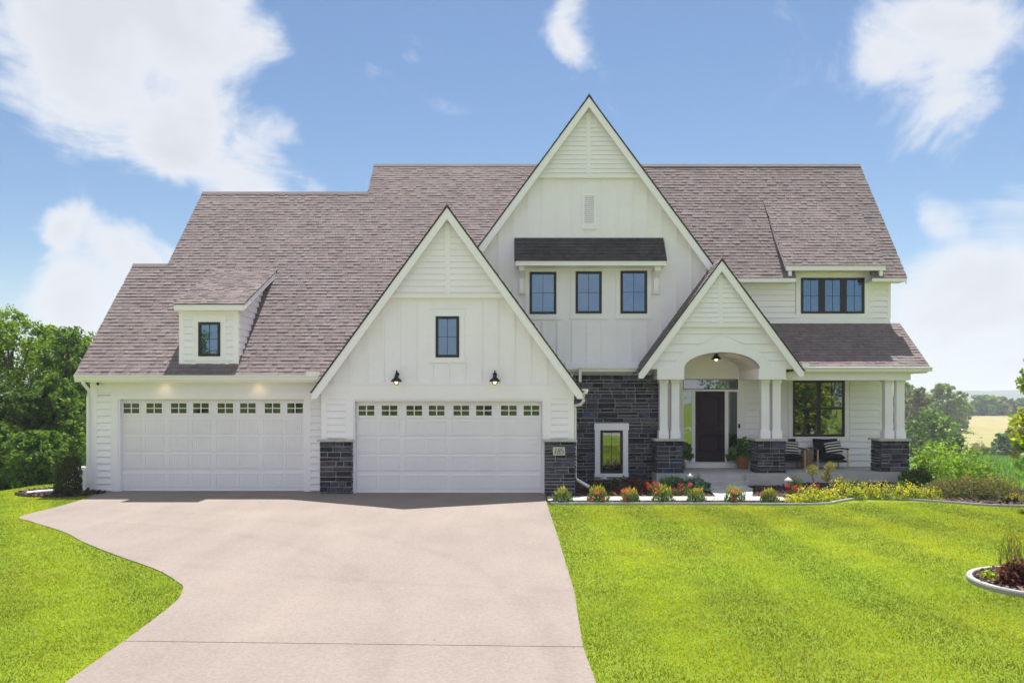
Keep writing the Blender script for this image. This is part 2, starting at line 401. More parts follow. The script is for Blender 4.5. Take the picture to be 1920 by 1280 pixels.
# driveway: sheet with a sawn joint near the street end
def sample(pts, n=8):
    """Catmull-Rom through 2-d points"""
    out = []
    for i in range(len(pts) - 1):
        p0, p1, p2, p3 = pts[max(i - 1, 0)], pts[i], pts[i + 1], pts[min(i + 2, len(pts) - 1)]
        for k in range(n):
            t = k / n
            out.append(tuple(.5 * ((2 * p1[a]) + (-p0[a] + p2[a]) * t + (2 * p0[a] - 5 * p1[a] + 4 * p2[a] - p3[a]) * t * t + (-p0[a] + 3 * p1[a] - 3 * p2[a] + p3[a]) * t ** 3) for a in (0, 1)))
    out.append(pts[-1])
    return out
def asphalt():
    m = mat('driveway', (.255, .217, .196), .93, .06, .45, bump=.6, bscale=90, spec=.12, fine=.13, fscale=30, col2=(.225, .192, .175), detail=9)
    nt = m.node_tree; b = nt.nodes['Principled BSDF']; N, L = nt.nodes.new, nt.links.new
    src = b.inputs['Base Color'].links[0].from_socket
    g = N('ShaderNodeNewGeometry'); mp_ = N('ShaderNodeMapping'); mp_.inputs['Scale'].default_value = (1.0, .22, 1); L(g.outputs['Position'], mp_.inputs[0])
    n = N('ShaderNodeTexNoise'); n.inputs['Scale'].default_value = 1.6; n.inputs['Detail'].default_value = 5; L(mp_.outputs[0], n.inputs['Vector'])
    r = N('ShaderNodeMapRange'); L(n.outputs['Fac'], r.inputs['Value']); r.inputs['From Min'].default_value = .3; r.inputs['From Max'].default_value = .7; r.inputs['To Min'].default_value = .94; r.inputs['To Max'].default_value = 1.05
    v = N('ShaderNodeTexVoronoi'); v.inputs['Scale'].default_value = 22; L(g.outputs['Position'], v.inputs['Vector'])
    r2 = N('ShaderNodeMapRange'); L(v.outputs['Distance'], r2.inputs['Value']); r2.inputs['From Min'].default_value = .04; r2.inputs['From Max'].default_value = .16; r2.inputs['To Min'].default_value = .74; r2.inputs['To Max'].default_value = 1.0
    mu = N('ShaderNodeMath'); mu.operation = 'MULTIPLY'; L(r.outputs[0], mu.inputs[0]); L(r2.outputs[0], mu.inputs[1])
    def times(sock):
        global_mu = N('ShaderNodeMath'); global_mu.operation = 'MULTIPLY'; L(mu.outputs[0], global_mu.inputs[0]); L(sock, global_mu.inputs[1]); return global_mu
    fl_ = N('ShaderNodeVectorMath'); fl_.operation = 'MULTIPLY'; L(g.outputs['Position'], fl_.inputs[0]); fl_.inputs[1].default_value = (1, 1, 0)
    for cxy, rad in (((-10.5, 8.0), 9.3), ((-10.5, 8.0), 10.9), ((3.5, 30.0), 19.2)):      # tyre tracks
        dd = N('ShaderNodeVectorMath'); dd.operation = 'DISTANCE'; L(fl_.outputs[0], dd.inputs[0]); dd.inputs[1].default_value = (*cxy, 0)
        sb = N('ShaderNodeMath'); sb.operation = 'SUBTRACT'; L(dd.outputs['Value'], sb.inputs[0]); sb.inputs[1].default_value = rad
        ab = N('ShaderNodeMath'); ab.operation = 'ABSOLUTE'; L(sb.outputs[0], ab.inputs[0])
        ax = N('ShaderNodeMath'); ax.operation = 'MULTIPLY_ADD'; L(n.outputs['Fac'], ax.inputs[0]); ax.inputs[1].default_value = .5; L(ab.outputs[0], ax.inputs[2])
        rr = N('ShaderNodeMapRange'); rr.interpolation_type = 'SMOOTHSTEP'; L(ax.outputs[0], rr.inputs['Value']); rr.inputs['From Min'].default_value = .2; rr.inputs['From Max'].default_value = .46; rr.inputs['To Min'].default_value = .945; rr.inputs['To Max'].default_value = 1.0
        mu = times(rr.outputs[0])
    v3 = N('ShaderNodeTexVoronoi'); v3.inputs['Scale'].default_value = 1.7; L(g.outputs['Position'], v3.inputs['Vector'])   # drips and grit
    r3 = N('ShaderNodeMapRange'); L(v3.outputs['Distance'], r3.inputs['Value']); r3.inputs['From Min'].default_value = .018; r3.inputs['From Max'].default_value = .035; r3.inputs['To Min'].default_value = .45; r3.inputs['To Max'].default_value = 1.0
    mu = times(r3.outputs[0])
    sc = N('ShaderNodeVectorMath'); sc.operation = 'SCALE'; L(src, sc.inputs[0]); L(mu.outputs[0], sc.inputs['Scale']); L(sc.outputs[0], b.inputs['Base Color'])
    return m
asphalt()
JL, JR = G(233, 1203), G(1093, 1214)
left_far = sample([G(168, 932), G(157, 936), G(106, 951), G(38, 969), G(58, 978), G(120, 998), G(157, 1017), G(219, 1042), G(292, 1068), G(335, 1093), G(343, 1104), G(332, 1126), G(292, 1159), JL])
right_far = [JR, (0.80, 11.0), (0.82, 15.0), (0.82, 20.0), (0.84, 22.6)]
left_far[0] = (left_far[0][0], 21.5)
poly_far = [(-11.0, 22.9)] + left_far + right_far + [(0.84, 22.9)]
poly_near = [(JL[0], JL[1] - .016), G(124, 1280), (-3.85, 4), (-3.85, -8.99), (.72, -8.99), (.74, 4), G(1117, 1280), (JR[0], JR[1] - .016)]
for poly in (poly_far, poly_near):
    b = MB(); b.prismz(poly, -.25, .014)
    tag(b.build('driveway', M['driveway']), kind='structure')

b = MB(); b.box(-90, 90, -17, -9, -.2, .010); tag(b.build('road', mat('road', (.27, .265, .26), .93, .1, .5, bump=.4, fine=.12, fscale=40)), kind='structure')
# ---------------------------------------------------------------- the house
H = thing('house', (0.4, 25.0, 0.0), 'white two-storey house with brown shingle roofs, steep gables and dark stone base', 'house')
HO = Vector((0.4, 25.0, 0.0))
def part(mb, name, m, parent=None, smooth=False, kind=None):
    return mb.build(name, M[m], parent or H, smooth, kind)

SHINGLES = []      # (distance, roof object, eight corners, tint)
def shingle_tint(rnd):
    v = rnd.choice([.86, .90, .94, .97, 1.0, 1.0, 1.04, 1.10])
    w = rnd.uniform(-.02, .035)
    return (v * (1.0 + w), v, v * (1.02 - w))
def roof_plane(O, u, v, poly, th=.028, m='shingle', edge='roof_edge', name='roof', show=True, seed=1, parent=None, expo=.143):
    rnd = random.Random(seed)
    O, u, v = Vector(O), Vector(u), Vector(v); n = u.cross(v)
    top = [O + u * a + v * b for a, b in poly]; bot = [p - n * th for p in top]
    k = len(top)
    mb = MB(); mb.add(top + bot, [tuple(range(k)), tuple(range(2 * k - 1, k - 1, -1))] + [(i, i + k, (i + 1) % k + k, (i + 1) % k) for i in range(k)])
    deck = part(mb, name, edge, parent)
    vmin, vmax = min(p[1] for p in poly), max(p[1] for p in poly)
    c = 0
    vv = vmin - .02
    while vv < vmax - .01:
        v0, v1 = vv, min(vv + expo + .012, vmax)
        vm = min(max((max(v0, vmin) + min(vv + expo, vmax)) / 2, vmin + 1e-4), vmax - 1e-4)
        xs = []
        for i in range(k):
            (a0, b0), (a1, b1) = poly[i], poly[(i + 1) % k]
            if (b0 <= vm) != (b1 <= vm):
                xs.append(a0 + (a1 - a0) * (vm - b0) / (b1 - b0))
        xs.sort()
        for j in range(0, len(xs) - 1, 2):
            x = xs[j] - .012; end = xs[j + 1] + .012
            x_ = x - rnd.uniform(0, .3)
            while x_ < end:
                wd = rnd.choice([.09, .11, .13, .16, .19, .22])
                a, b = max(x_, x), min(x_ + wd - .004, end)
                x_ += wd
                if b - a < .02: continue
                lift = rnd.choice([.012, .015, .019, .025])
                q = [O + u * a + v * v0 + n * .001, O + u * b + v * v0 + n * .001, O + u * b + v * v1 + n * .0005, O + u * a + v * v1 + n * .0005,
                     O + u * a + v * v0 + n * lift, O + u * b + v * v0 + n * lift, O + u * b + v * v1 + n * .004, O + u * a + v * v1 + n * .004]
                d = (q[4] - Vector((0, 0, CH))).length if show else 1e9
                SHINGLES.append((d, deck, q, shingle_tint(rnd), m))
        vv += expo; c += 1
    return deck
SHF = [(4, 5, 6, 7), (0, 1, 5, 4), (1, 2, 6, 5), (3, 0, 4, 7)]

def front_plane(Ye, ze, Yr, zr, pts, **k):
    """roof slope rising away from the street; pts are (x, y) in plan"""
    L = math.hypot(Yr - Ye, zr - ze); c, s = (Yr - Ye) / L, (zr - ze) / L
    return roof_plane((0, Ye, ze), (1, 0, 0), (0, c, s), [(x, (y - Ye) / c) for x, y in pts], **k)
def back_plane(Yr, zr, Ye, ze, x0, x1, m='shingle'):
    b = MB(); b.prismx([(Yr, zr), (Yr, zr - .12), (Ye, ze - .12), (Ye, ze)], x0, x1)
    return part(b, 'rear_roof', m)

# --- clapboard helpers
def board(mb, fr, b0, b1, t0, t1, z0, z1, gap=.016):
    lo, hi = .045, .006
    v = [fr(b0, 0, z0 + gap), fr(b1, 0, z0 + gap), fr(b1, lo, z0 + gap), fr(b0, lo, z0 + gap), fr(t0, 0, z1), fr(t1, 0, z1), fr(t1, hi, z1), fr(t0, hi, z1)]
    mb.add(v, [(0, 1, 2, 3), (4, 7, 6, 5), (3, 2, 6, 7), (0, 3, 7, 4), (1, 5, 6, 2)])
def claps(parent, fr, xr, z0, z1, expo=.18):
    """one object per board; xr(z) gives the span at that height"""
    z = z0
    while z < z1 - .03:
        zt = min(z + expo, z1)
        a, b = xr(z); c, d = xr(zt)
        if b - a > .05:
            if d - c < .02: c = d = (c + d) / 2
            mb = MB(); board(mb, fr, a, b, c, d, z, zt)
            part(mb, 'clapboard', 'white_paint', parent)
        z += expo
def front(y): return lambda u, d, z: (u, y - d, z)

# --- windows: frame (the window itself) > pane, muntin, casing
def window(x0, x1, z0, z1, y, units=1, cols=2, rows=2, hung=False, fw=.07, mull=.11, casing=None, glassm='glass', head=True):
    fr = MB(); yf, yb = y - .045, y + .01
    fr.box(x0, x1, yf, yb, z0, z0 + fw); fr.box(x0, x1, yf, yb, z1 - fw, z1)
    fr.box(x0, x0 + fw, yf, yb, z0 + fw, z1 - fw); fr.box(x1 - fw, x1, yf, yb, z0 + fw, z1 - fw)
    uw = (x1 - x0 - 2 * fw - (units - 1) * mull) / units
    for i in range(1, units):
        a = x0 + fw + i * uw + (i - 1) * mull
        fr.box(a, a + mull, yf + .004, yb, z0 + fw, z1 - fw)
    zm = (z0 + z1) / 2
    if hung:
        for i in range(units):
            a = x0 + fw + i * (uw + mull)
            fr.box(a, a + uw, yf + .012, yb, zm - .03, zm + .03)
    w = part(fr, 'window', 'black_frame')
    mt = .012
    for i in range(units):
        a = x0 + fw + i * (uw + mull)
        if hung: cells = [(z0 + fw, zm - .03, 1, 1), (zm + .03, z1 - fw, cols, rows)]
        else: cells = [(z0 + fw, z1 - fw, cols, rows)]
        for za, zb, cc, rr in cells:
            for p in range(cc):
                for q in range(rr):
                    xa, xb = a + uw * p / cc + (mt / 2 if p else 0), a + uw * (p + 1) / cc - (mt / 2 if p < cc - 1 else 0)
                    ya, yb_ = za + (zb - za) * q / rr + (mt / 2 if q else 0), za + (zb - za) * (q + 1) / rr - (mt / 2 if q < rr - 1 else 0)
                    g = MB(); g.box(xa, xb, y - .014, y - .006, ya, yb_)
                    part(g, 'pane', glassm, w)
            for p in range(1, cc):
                g = MB(); g.box(a + uw * p / cc - mt / 2, a + uw * p / cc + mt / 2, y - .024, y - .004, za, zb); part(g, 'muntin', 'black_frame', w)
            for q in range(1, rr):
                zz = za + (zb - za) * q / rr
                g = MB(); g.box(a, a + uw, y - .0225, y - .0045, zz - mt / 2, zz + mt / 2); part(g, 'muntin', 'black_frame', w)
    if casing:
        l, t, bt, ear = casing
        c = MB(); yc = y - .028
        c.box(x0 - l, x0, yc, y + .005, z0, z1); c.box(x1, x1 + l, yc, y + .005, z0, z1)
        c.box(x0 - l - ear, x1 + l + ear, yc - .006, y + .005, z1, z1 + t)
        c.box(x0 - l - ear, x1 + l + ear, yc - .006, y + .005, z0 - bt, z0)
        part(c, 'casing', 'white_trim', w)
    return w

# --- stone facing: every stone an object
def stones(parent, fr, u0, u1, z0, z1, holes=(), seed=1, single=True, hs=(.08, .1, .12, .14, .17), ws=(.2, .28, .34, .42, .5)):
    rnd = random.Random(seed); joined = MB()
    z = z0
    while z < z1 - .03:
        h = rnd.choice(hs)
        if z1 - (z + h) < .08: h = z1 - z
        segs = [(u0, u1)]
        for a, b, c, d in holes:
            if z + h > c + .01 and z < d - .01:
                ns = []
                for s0, s1 in segs:
                    if a > s0: ns.append((s0, min(a, s1)))
                    if b < s1: ns.append((max(b, s0), s1))
                segs = ns
        for s0, s1 in segs:
            u = s0
            while u < s1 - .02:
                w = rnd.choice(ws)
                if s1 - (u + w) < .14: w = s1 - u
                cells = [(z, z + h)]
                if h > .16 and rnd.random() < .45:
                    c = z + h * rnd.uniform(.4, .6); cells = [(z, c), (c, z + h)]
                for za, zb in cells:
                    g = .011; e = .010
                    a, b, c, d = u + g, u + w - g, za + g, zb - g
                    dep = rnd.uniform(.02, .06)
                    J = lambda s: rnd.uniform(-s, s)
                    o4 = [(a, c), (b, c), (b, d), (a, d)]
                    i4 = [(a + e + abs(J(.008)), c + e + abs(J(.008))), (b - e - abs(J(.01)), c + e + abs(J(.006))), (b - e - abs(J(.008)), d - e - abs(J(.008))), (a + e + abs(J(.01)), d - e - abs(J(.006)))]
                    vv = [fr(p, 0, q) for p, q in o4] + [fr(p, dep - .016, q) for p, q in o4] + [fr(p, dep + J(.007), q) for p, q in i4]
                    ff = [(8, 9, 10, 11)] + [(i + s, (i + 1) % 4 + s, (i + 1) % 4 + s + 4, i + s + 4) for s in (0, 4) for i in range(4)]
                    k = rnd.random(); br = rnd.choice([.4, .6, .8, 1.0, 1.2, 1.6])
                    tint = (br * 1.0, br * .98, br * 1.08) if k < .68 else ((br * 1.1, br * .92, br * .88) if k < .86 else (br * .85, br * .95, br * 1.25))
                    mb = MB() if single else joined
                    mb.add(vv, ff, tint)
                    if single: part(mb, 'stone', 'stone', parent)
                u += w
        z += h
    if not single: part(joined, 'stone_facing', 'stone', parent, kind='stuff')

# ---- plan and levels
YG2, YG1, YC, YS, YW = 22.2, 22.65, 25.45, 25.2, 26.75
SL = .987
def main_z(y): return 3.08 + SL * (y - 22.15)

# ---- shell walls (behind the cladding)
b = MB(); b.box(-11.21, -4.9, YG1 + .02, YG1 + .22, 2.52, 2.96); b.box(-11.21, -10.40, YG1, YG1 + .2, -1.4, 2.52); b.box(-5.53, -4.9, YG1, YG1 + .2, -1.4, 2.52)
b.box(-11.21, -11.0, YG1 + .2, 34.0, -1.6, 2.96)
wall_g1 = part(b, 'garage_wall', 'white_paint')
b = MB(); b.prismx([(22.87, 2.97), (34.0, 2.97), (25.58, 6.3)], -11.2, -11.0)
b.prismx([(24.2, 4.9), (33.0, 4.9), (28.47, 9.1)], -10.18, -10.0); b.prismx([(26.0, 6.5), (33.4, 6.5), (29.76, 10.4)], -4.7, -4.5)
b.prismx([(27.0, 5.0), (33.4, 5.0), (29.76, 10.3)], 11.7, 11.86)
part(b, 'end_gable', 'white_paint')
b = MB(); b.box(1.42, 1.6, YG2 + .3, YS + .2, -.6, 3.1)
part(b, 'side_wall', 'white_paint')
b = MB(); b.box(-10.9, 11.8, 33.9, 34.1, -2.5, 6.0); b.box(11.66, 11.84, YW + .2, 33.9, -2.5, 5.6)
part(b, 'rear_wall', 'white_paint')

# ---- roofs
ROOF_L = front_plane(22.15, 3.08, 29.76, main_z(29.76),
    [(-11.35, 22.15), (-4.83, 22.15), (-1.666, 26.54), (-1.161, 25.84), (1.68, 29.76), (-4.81, 29.76), (-4.81, 28.47), (-10.32, 28.47), (-10.32, 25.58), (-11.35, 25.58)], seed=11)
ROOF_R = front_plane(26.2, 6.18, 29.76, main_z(29.76),
    [(5.3, 26.2), (8.72, 26.2), (8.72, 27.3), (11.06, 27.3), (11.06, 26.2), (12.13, 26.2), (12.13, 29.76), (2.9, 29.76)], seed=12)
back_plane(25.58, main_z(25.58), 29.6, 2.9, -11.35, -10.34)
back_plane(28.47, main_z(28.47), 34.6, 3.2, -10.32, -4.83)
back_plane(29.76, main_z(29.76), 34.8, 5.6, -4.81, 12.13)
b = MB()
for x0, x1, yr in ((-11.36, -10.3, 25.58), (-10.33, -4.8, 28.47), (-4.82, 12.14, 29.76)):
    zr = main_z(yr); b.prismx([(yr - .11, zr - .10 + .025), (yr, zr + .045), (yr + .11, zr - .10 + .025), (yr, zr - .02)], x0, x1)
part(b, 'ridge_cap', 'shingle')

def gable(cx, az, sl, hl, hr, yf, yb, wall_y, seed, show_left=True, rake=.30, name='gable_roof', soff=True):
    c = 1 / math.hypot(1, sl); s = sl * c
    ll, lr = hl / c, hr / c
    lo = roof_plane((cx, 0, az), (0, -1, 0), (c, 0, s), [(-yb, -ll), (-yf, -ll), (-yf, 0), (-yb, 0)], seed=seed, show=show_left, name=name)
    ro = roof_plane((cx, 0, az), (0, 1, 0), (-c, 0, s), [(yf, -lr), (yb, -lr), (yb, 0), (yf, 0)], seed=seed + 1, show=False, name=name)
    # white rake boards under the shingle edge
    zl, zr = az - sl * hl, az - sl * hr
    d = .042
    for sgn, hw in ((-1, hl), (1, hr)):
        zb = az - sl * hw
        o = MB()
        o.prism([(cx, az - d), (cx + sgn * (hw - .015), zb - d + .015 * sl), (cx + sgn * (hw - .015), zb - .17), (cx + sgn * (hw - (rake - .17 + d) / sl - .02), zb - .17), (cx, az - rake - d)], yf + .015, yf + .05)
        part(o, 'rake_board', 'white_trim')
        if soff:
            q = MB()
            n = Vector((sgn * s, 0, c))
            p0 = Vector((cx, 0, az)) - n * .115; p1 = Vector((cx + sgn * (hw - .02), 0, zb + .02 * sl)) - n * .115
            e = -n * .02
            q.add([(p0.x, yf + .05, p0.z), (p1.x, yf + .05, p1.z), (p1.x, wall_y + .1, p1.z), (p0.x, wall_y + .1, p0.z),
                   (p0.x + e.x, yf + .05, p0.z + e.z), (p1.x + e.x, yf + .05, p1.z + e.z), (p1.x + e.x, wall_y + .1, p1.z + e.z), (p0.x + e.x, wall_y + .1, p0.z + e.z)],
                  [(0, 1, 2, 3), (7, 6, 5, 4), (0, 4, 5, 1), (1, 5, 6, 2), (2, 6, 7, 3), (3, 7, 4, 0)])
            part(q, 'soffit', 'soffit_white')
    k = MB(); k.prism([(cx - .12, az - .12 * sl + .03), (cx, az + .05), (cx + .12, az - .12 * sl + .03), (cx, az - .02)], yf - .012, yb)
    part(k, 'ridge_cap', 'shingle')
    return lo, ro

GA = dict(cx=-1.666, az=7.416, sl=1.37)
gable(-1.666, 7.416, 1.37, 3.49, 3.49, 21.85, 26.4, YG2, 21, show_left=False)
CA = dict(cx=2.27, az=11.39, sl=1.36)
gable(2.27, 11.39, 1.36, 3.9, 3.9, 25.1, 31.2, YC, 31, show_left=False)
PA = dict(cx=5.96, az=6.43, sl=1.353)
gable(5.96, 6.43, 1.353, 2.38, 2.34, 24.2, 26.7, 24.5, 41, show_left=True)

def gable_front(g, y, zband, zlow, expo, tri_out=.10, inset=.14):
    """upper triangle of clapboards with a centre board, on a band; returns nothing"""
    cx, az, sl = g['cx'], g['az'] - inset, g['sl']
    zt = az - .02
    t = MB(); hw = (az - zband) / sl
    t.prism([(cx - hw, zband), (cx + hw, zband), (cx, az)], y - tri_out, y + .05)
    tri = part(t, 'gable_panel', 'white_paint')
    bt = MB(); h2 = (az - (zband - .10)) / sl
    bt.prism([(cx - h2, zband - .10), (cx + h2, zband - .10), (cx + hw, zband), (cx - hw, zband)], y - tri_out - .03, y + .05)
    part(bt, 'gable_band', 'white_trim')
    cw = .065
    for sg in (-1, 1):
        def xr(z, sg=sg):
            e = max((az - z) / sl - .10, cw)
            return (cx - e, cx - cw) if sg < 0 else (cx + cw, cx + e)
        claps(tri, front(y - tri_out), xr, zband + .03, az - .35, expo)
    c = MB(); c.box(cx - cw, cx + cw, y - tri_out - .028, y - tri_out, zband + .002, az - .28)
    part(c, 'centre_board', 'white_trim', tri)

# ---------------- garage wing with the big gable (right-hand garage)
gx0, gx1 = X(604, YG2), X(1075, YG2)
dx0, dx1 = X(662, YG2), X(1019, YG2)
dz1 = Z(750, YG2)
zb2 = Z(721, YG2)                      # top of the trim band
cx, az, sl = GA['cx'], GA['az'] - .14, GA['sl']
w = MB()
w.prism([(gx0, 2.55), (gx0, Z(735, YG2)), (cx - (az - 2.75) / sl, 2.75), (cx, az), (cx + (az - 2.75) / sl, 2.75), (gx1, Z(735, YG2)), (gx1, 2.55), (dx1, 2.55), (dx0, 2.55)], YG2, YG2 + .25)
w.box(gx0, dx0, YG2, YG2 + .25, -.4, 2.55); w.box(dx1, gx1, YG2, YG2 + .25, -.4, 2.55)
w.box(dx0, dx1, YG2, YG2 + .25, dz1, 2.55)
gw = part(w, 'gable_wall', 'white_paint')
gable_front(GA, YG2, Z(552, YG2), zb2, .158)
t = MB(); t.box(gx0 - .02, gx1 + .02, YG2 - .03, YG2, Z(748, YG2), zb2); part(t, 'header_board', 'white_trim')
t = MB(); t.box(gx0 - .1, gx1 + .1, YG2 - .045, YG2, zb2, zb2 + .03); part(t, 'drip_cap', 'white_trim')
zband2 = Z(559, YG2)
k = -8
wx0, wx1, wz0, wz1 = X(817, YG2), X(861, YG2), Z(670, YG2), Z(593, YG2)
for i in range(-7, 8):
    x = cx + .01 + i * .424
    ztop = min(zband2 - .06, az - .12 - sl * (abs(x - cx) + .03))
    if ztop < zb2 + .1: continue
    segs = [(zb2 + .03, ztop)]
    if wx0 - .26 < x < wx1 + .26: segs = [(zb2 + .03, wz0 - .16), (wz1 + .26, ztop)]
    for z0, z1 in segs:
        if z1 - z0 < .05: continue
        o = MB(); o.box(x - .03, x + .03, YG2 - .032, YG2, z0, z1); part(o, 'batten', 'white_paint', gw)
o = MB(); o.box(X(803, YG2), X(874, YG2), YG2 - .024, YG2, wz1 + .2, wz1 + .26); part(o, 'batten', 'white_paint', gw)
window(wx0, wx1, wz0, wz1, YG2 - .002, casing=(.13, .16, .13, .03))
# corner boards, clapboards and stone piers beside the door
for x0, x1, sd in ((gx0, dx0, 51), (dx1, gx1, 52)):
    o = MB()
    zt, zc = Z(748, YG2), Z(823, YG2)
    o.box(x0 - .012, x0 + .135, YG2 - .03, YG2, zc, zt); o.box(x1 - .20 if x0 < 0 else x1 - .135, x1 + .012, YG2 - .03, YG2, zc, zt)
    if x0 > 0: o.box(x0 - .0, x0 + .2, YG2 - .031, YG2, zc, zt)
    part(o, 'corner_board', 'white_trim', gw)
    a, e = (x0 + .135, x1 - .20) if x0 < 0 else (x0 + .2, x1 - .135)
    claps(gw, front(YG2), lambda z, a=a, e=e: (a, e), zc + .02, zt, .176)
    pr = MB(); px0, px1 = (x0 - .04, x1 - .02) if x0 < 0 else (x0 + .02, x1 + .04)
    pr.box(px0, px1, YG2 - .09, YG2 - .002, -.3, zc - .06)
    pier = part(pr, 'stone_pier', 'mortar')
    stones(pier, front(YG2 - .09), px0, px1, -.05, zc - .06, seed=sd)
    if x0 < 0: stones(pier, lambda u, d, z, p=px1: (p + d * .5, u, z), YG2 - .13, YG2 - .0, -.05, zc - .06, seed=sd + 20, single=False, ws=(.2,))
    else: stones(pier, lambda u, d, z, p=px1: (p + d * .5, u, z), YG2 - .13, YG2 + .4, -.05, zc - .06, seed=sd + 20, single=False, ws=(.2, .3))
    cp = MB(); cp.prism([(px0 - .06, zc - .06), (px1 + .05, zc - .06), (px1 + .05, zc - .012), (px1 + .035, zc), (px0 - .045, zc), (px0 - .06, zc - .012)], YG2 - .18, YG2 - .0)
    part(cp, 'pier_cap', 'cap_stone', pier)

# ---- overhead doors
def slats_mesh(w, h):
    mb = MB(); e = .022
    mb.box(0, w, -.015, 0, 0, e); mb.box(0, w, -.015, 0, h - e, h); mb.box(0, e, -.015, 0, e, h - e); mb.box(w - e, w, -.015, 0, e, h - e)
    n = 8; sw = (w - 2 * e - .02) / n
    for i in range(n):
        a = e + .01 + i * sw
        mb.box(a + .003, a + sw - .003, -.009, 0, e + .01, h - e - .01)
    return mb.mesh('panel')
def garage_door(x0, x1, z0, z1, y):
    W_, H_ = x1 - x0, z1 - z0
    mb = MB(); sec = [0, .166, .375, .565, .768, 1.0]
    lines = [z1 - H_ * s for s in (0, .195, .385, .577, .768, 1.0)]
    for i in range(5):
        mb.box(x0, x1, y, y + .05, lines[i + 1] + .009, lines[i] - (.009 if i else 0))
    mb.box(x0, x1, y + .02, y + .06, z0, z1)
    d = part(mb, 'garage_door', 'door_white')
    s = MB(); s.box(x0, x1, y - .01, y + .03, z0 - .012, z0 + .02); part(s, 'bottom_seal', 'white_metal', d)
    fx = [(.0, .107), (.123, .231), (.256, .363), (.376, .483), (.508, .615), (.630, .736), (.763, .870), (.885, .991)]
    fx = [(a + .0055, c + .0035) for a, c in fx]
    pw = (fx[0][1] - fx[0][0]) * W_
    ph = .152 * H_
    me = slats_mesh(pw, ph); me.materials.append(M['door_white'])
    org = origin_of(d)
    for r in range(1, 5):
        zc = (lines[r] + lines[r + 1]) / 2
        for a, c in fx:
            o = link('panel', me, d); o.location = Vector((x0 + a * W_, y, zc - ph / 2)) - org
    zc = (lines[0] + lines[1]) / 2 - .01
    wh, ww = .108 * H_, .084 * W_
    for a, c in fx:
        xm = x0 + (a + c) / 2 * W_
        f = MB(); e = .045
        xa, xb, za, zb = xm - ww / 2, xm + ww / 2, zc - wh / 2, zc + wh / 2
        f.box(xa - e, xb + e, y - .014, y, za - e, za); f.box(xa - e, xb + e, y - .014, y, zb, zb + e)
        f.box(xa - e, xa, y - .014, y, za, zb); f.box(xb, xb + e, y - .014, y, za, zb)
        f.box(xm - .013, xm + .013, y - .015, y, za, zb); f.box(xa, xm - .013, y - .015, y, zc - .011, zc + .011); f.box(xm + .013, xb, y - .015, y, zc - .011, zc + .011)
        part(f, 'window_frame', 'door_white', d)
        for pa, pb in ((xa, xm - .013), (xm + .013, xb)):
            for qa, qb in ((za, zc - .011), (zc + .011, zb)):
                g = MB(); g.box(pa, pb, y - .004, y - .001, qa, qb); part(g, 'pane', 'glass_garage', d)
    return d
garage_door(X(665, YG2), X(1017, YG2), .012, Z(752, YG2), YG2 + .16)
t = MB()
for xa, xb in ((dx0, X(665, YG2)), (X(1017, YG2), dx1)): t.box(xa - .001, xb + .004, YG2 - .004, YG2 + .14, 0, dz1)
t.box(dx0, dx1, YG2 - .002, YG2 + .14, dz1 - .025, dz1 + .001)
part(t, 'door_jamb', 'white_trim')

# ---------------- left garage
ax0, ax1 = X(170, YG1), X(602, YG1)
ex0, ex1 = X(222, YG1), X(571, YG1)
ezt = Z(750, YG1)
garage_door(ex0, ex1, .012, Z(747.5, YG1), YG1 + .14)
t = MB(); yy = YG1
t.box(X(209, yy), ex0, yy - .03, yy + .12, 0, Z(748, yy)); t.box(ex1, X(583, yy), yy - .03, yy + .12, 0, Z(748, yy))
t.box(X(209, yy), X(583, yy), yy - .032, yy + .12, Z(748, yy), Z(735, yy))
part(t, 'door_casing', 'white_trim')
t = MB(); t.box(ax0, X(183, yy), yy - .03, yy, -.5, Z(716, yy)); part(t, 'corner_board', 'white_trim')
claps(wall_g1, front(yy), lambda z: (X(183, yy), X(209, yy)), 0.02, Z(735, yy), .1805)
claps(wall_g1, front(yy), lambda z: (X(583, yy), -4.93), 0.02, Z(735, yy), .1805)
t = MB(); t.box(X(183, yy), -4.93, yy - .02, yy + .04, Z(735, yy), Z(714, yy)); part(t, 'frieze_board', 'white_paint')
# eaves: soffit, fascia, gutter
def gutter(x0, x1, y, zt, name='gutter'):
    g = MB()
    g.prismx([(y + .11, zt), (y + .11, zt - .115), (y + .035, zt - .125), (y + .02, zt - .06), (y, zt - .035), (y - .005, zt), (y + .008, zt), (y + .02, zt - .02), (y + .1, zt - .02)], x0, x1)
    return part(g, name, 'white_metal')
gutter(X(138, 22.05), -5.02, 22.04, 3.075)
t = MB(); t.box(-11.34, -4.9, 22.16, YG1 + .03, 2.925, 2.95); s1 = part(t, 'soffit', 'soffit_white')
t = MB(); t.box(-11.34, -4.9, 22.15, 22.175, 2.90, 3.05); part(t, 'fascia', 'white_trim')
t = MB(); t.prism([(-11.36, 2.9), (-11.36, 3.1), (-11.33, 3.1), (-11.33, 2.9)], 22.1, 22.2)
rk = MB(); rk.prismx([(22.12, 2.93), (22.12, 3.06), (25.58, main_z(25.58) - .02), (25.58, main_z(25.58) - .24)], -11.345, -11.31); part(rk, 'rake_board', 'white_trim')
rk = MB(); rk.prismx([(25.4, main_z(25.4) - .2), (25.4, main_z(25.4) - .03), (28.47, main_z(28.47) - .03), (28.47, main_z(28.47) - .22)], -10.315, -10.28); part(rk, 'rake_board', 'white_trim')
sg = MB(); sg.box(X(575, 22.1), X(600, 22.1), 22.05, 22.07, 3.07, 3.17); part(sg, 'splash_guard', 'white_metal')
dn = MB(); xg = X(160, 22.2)
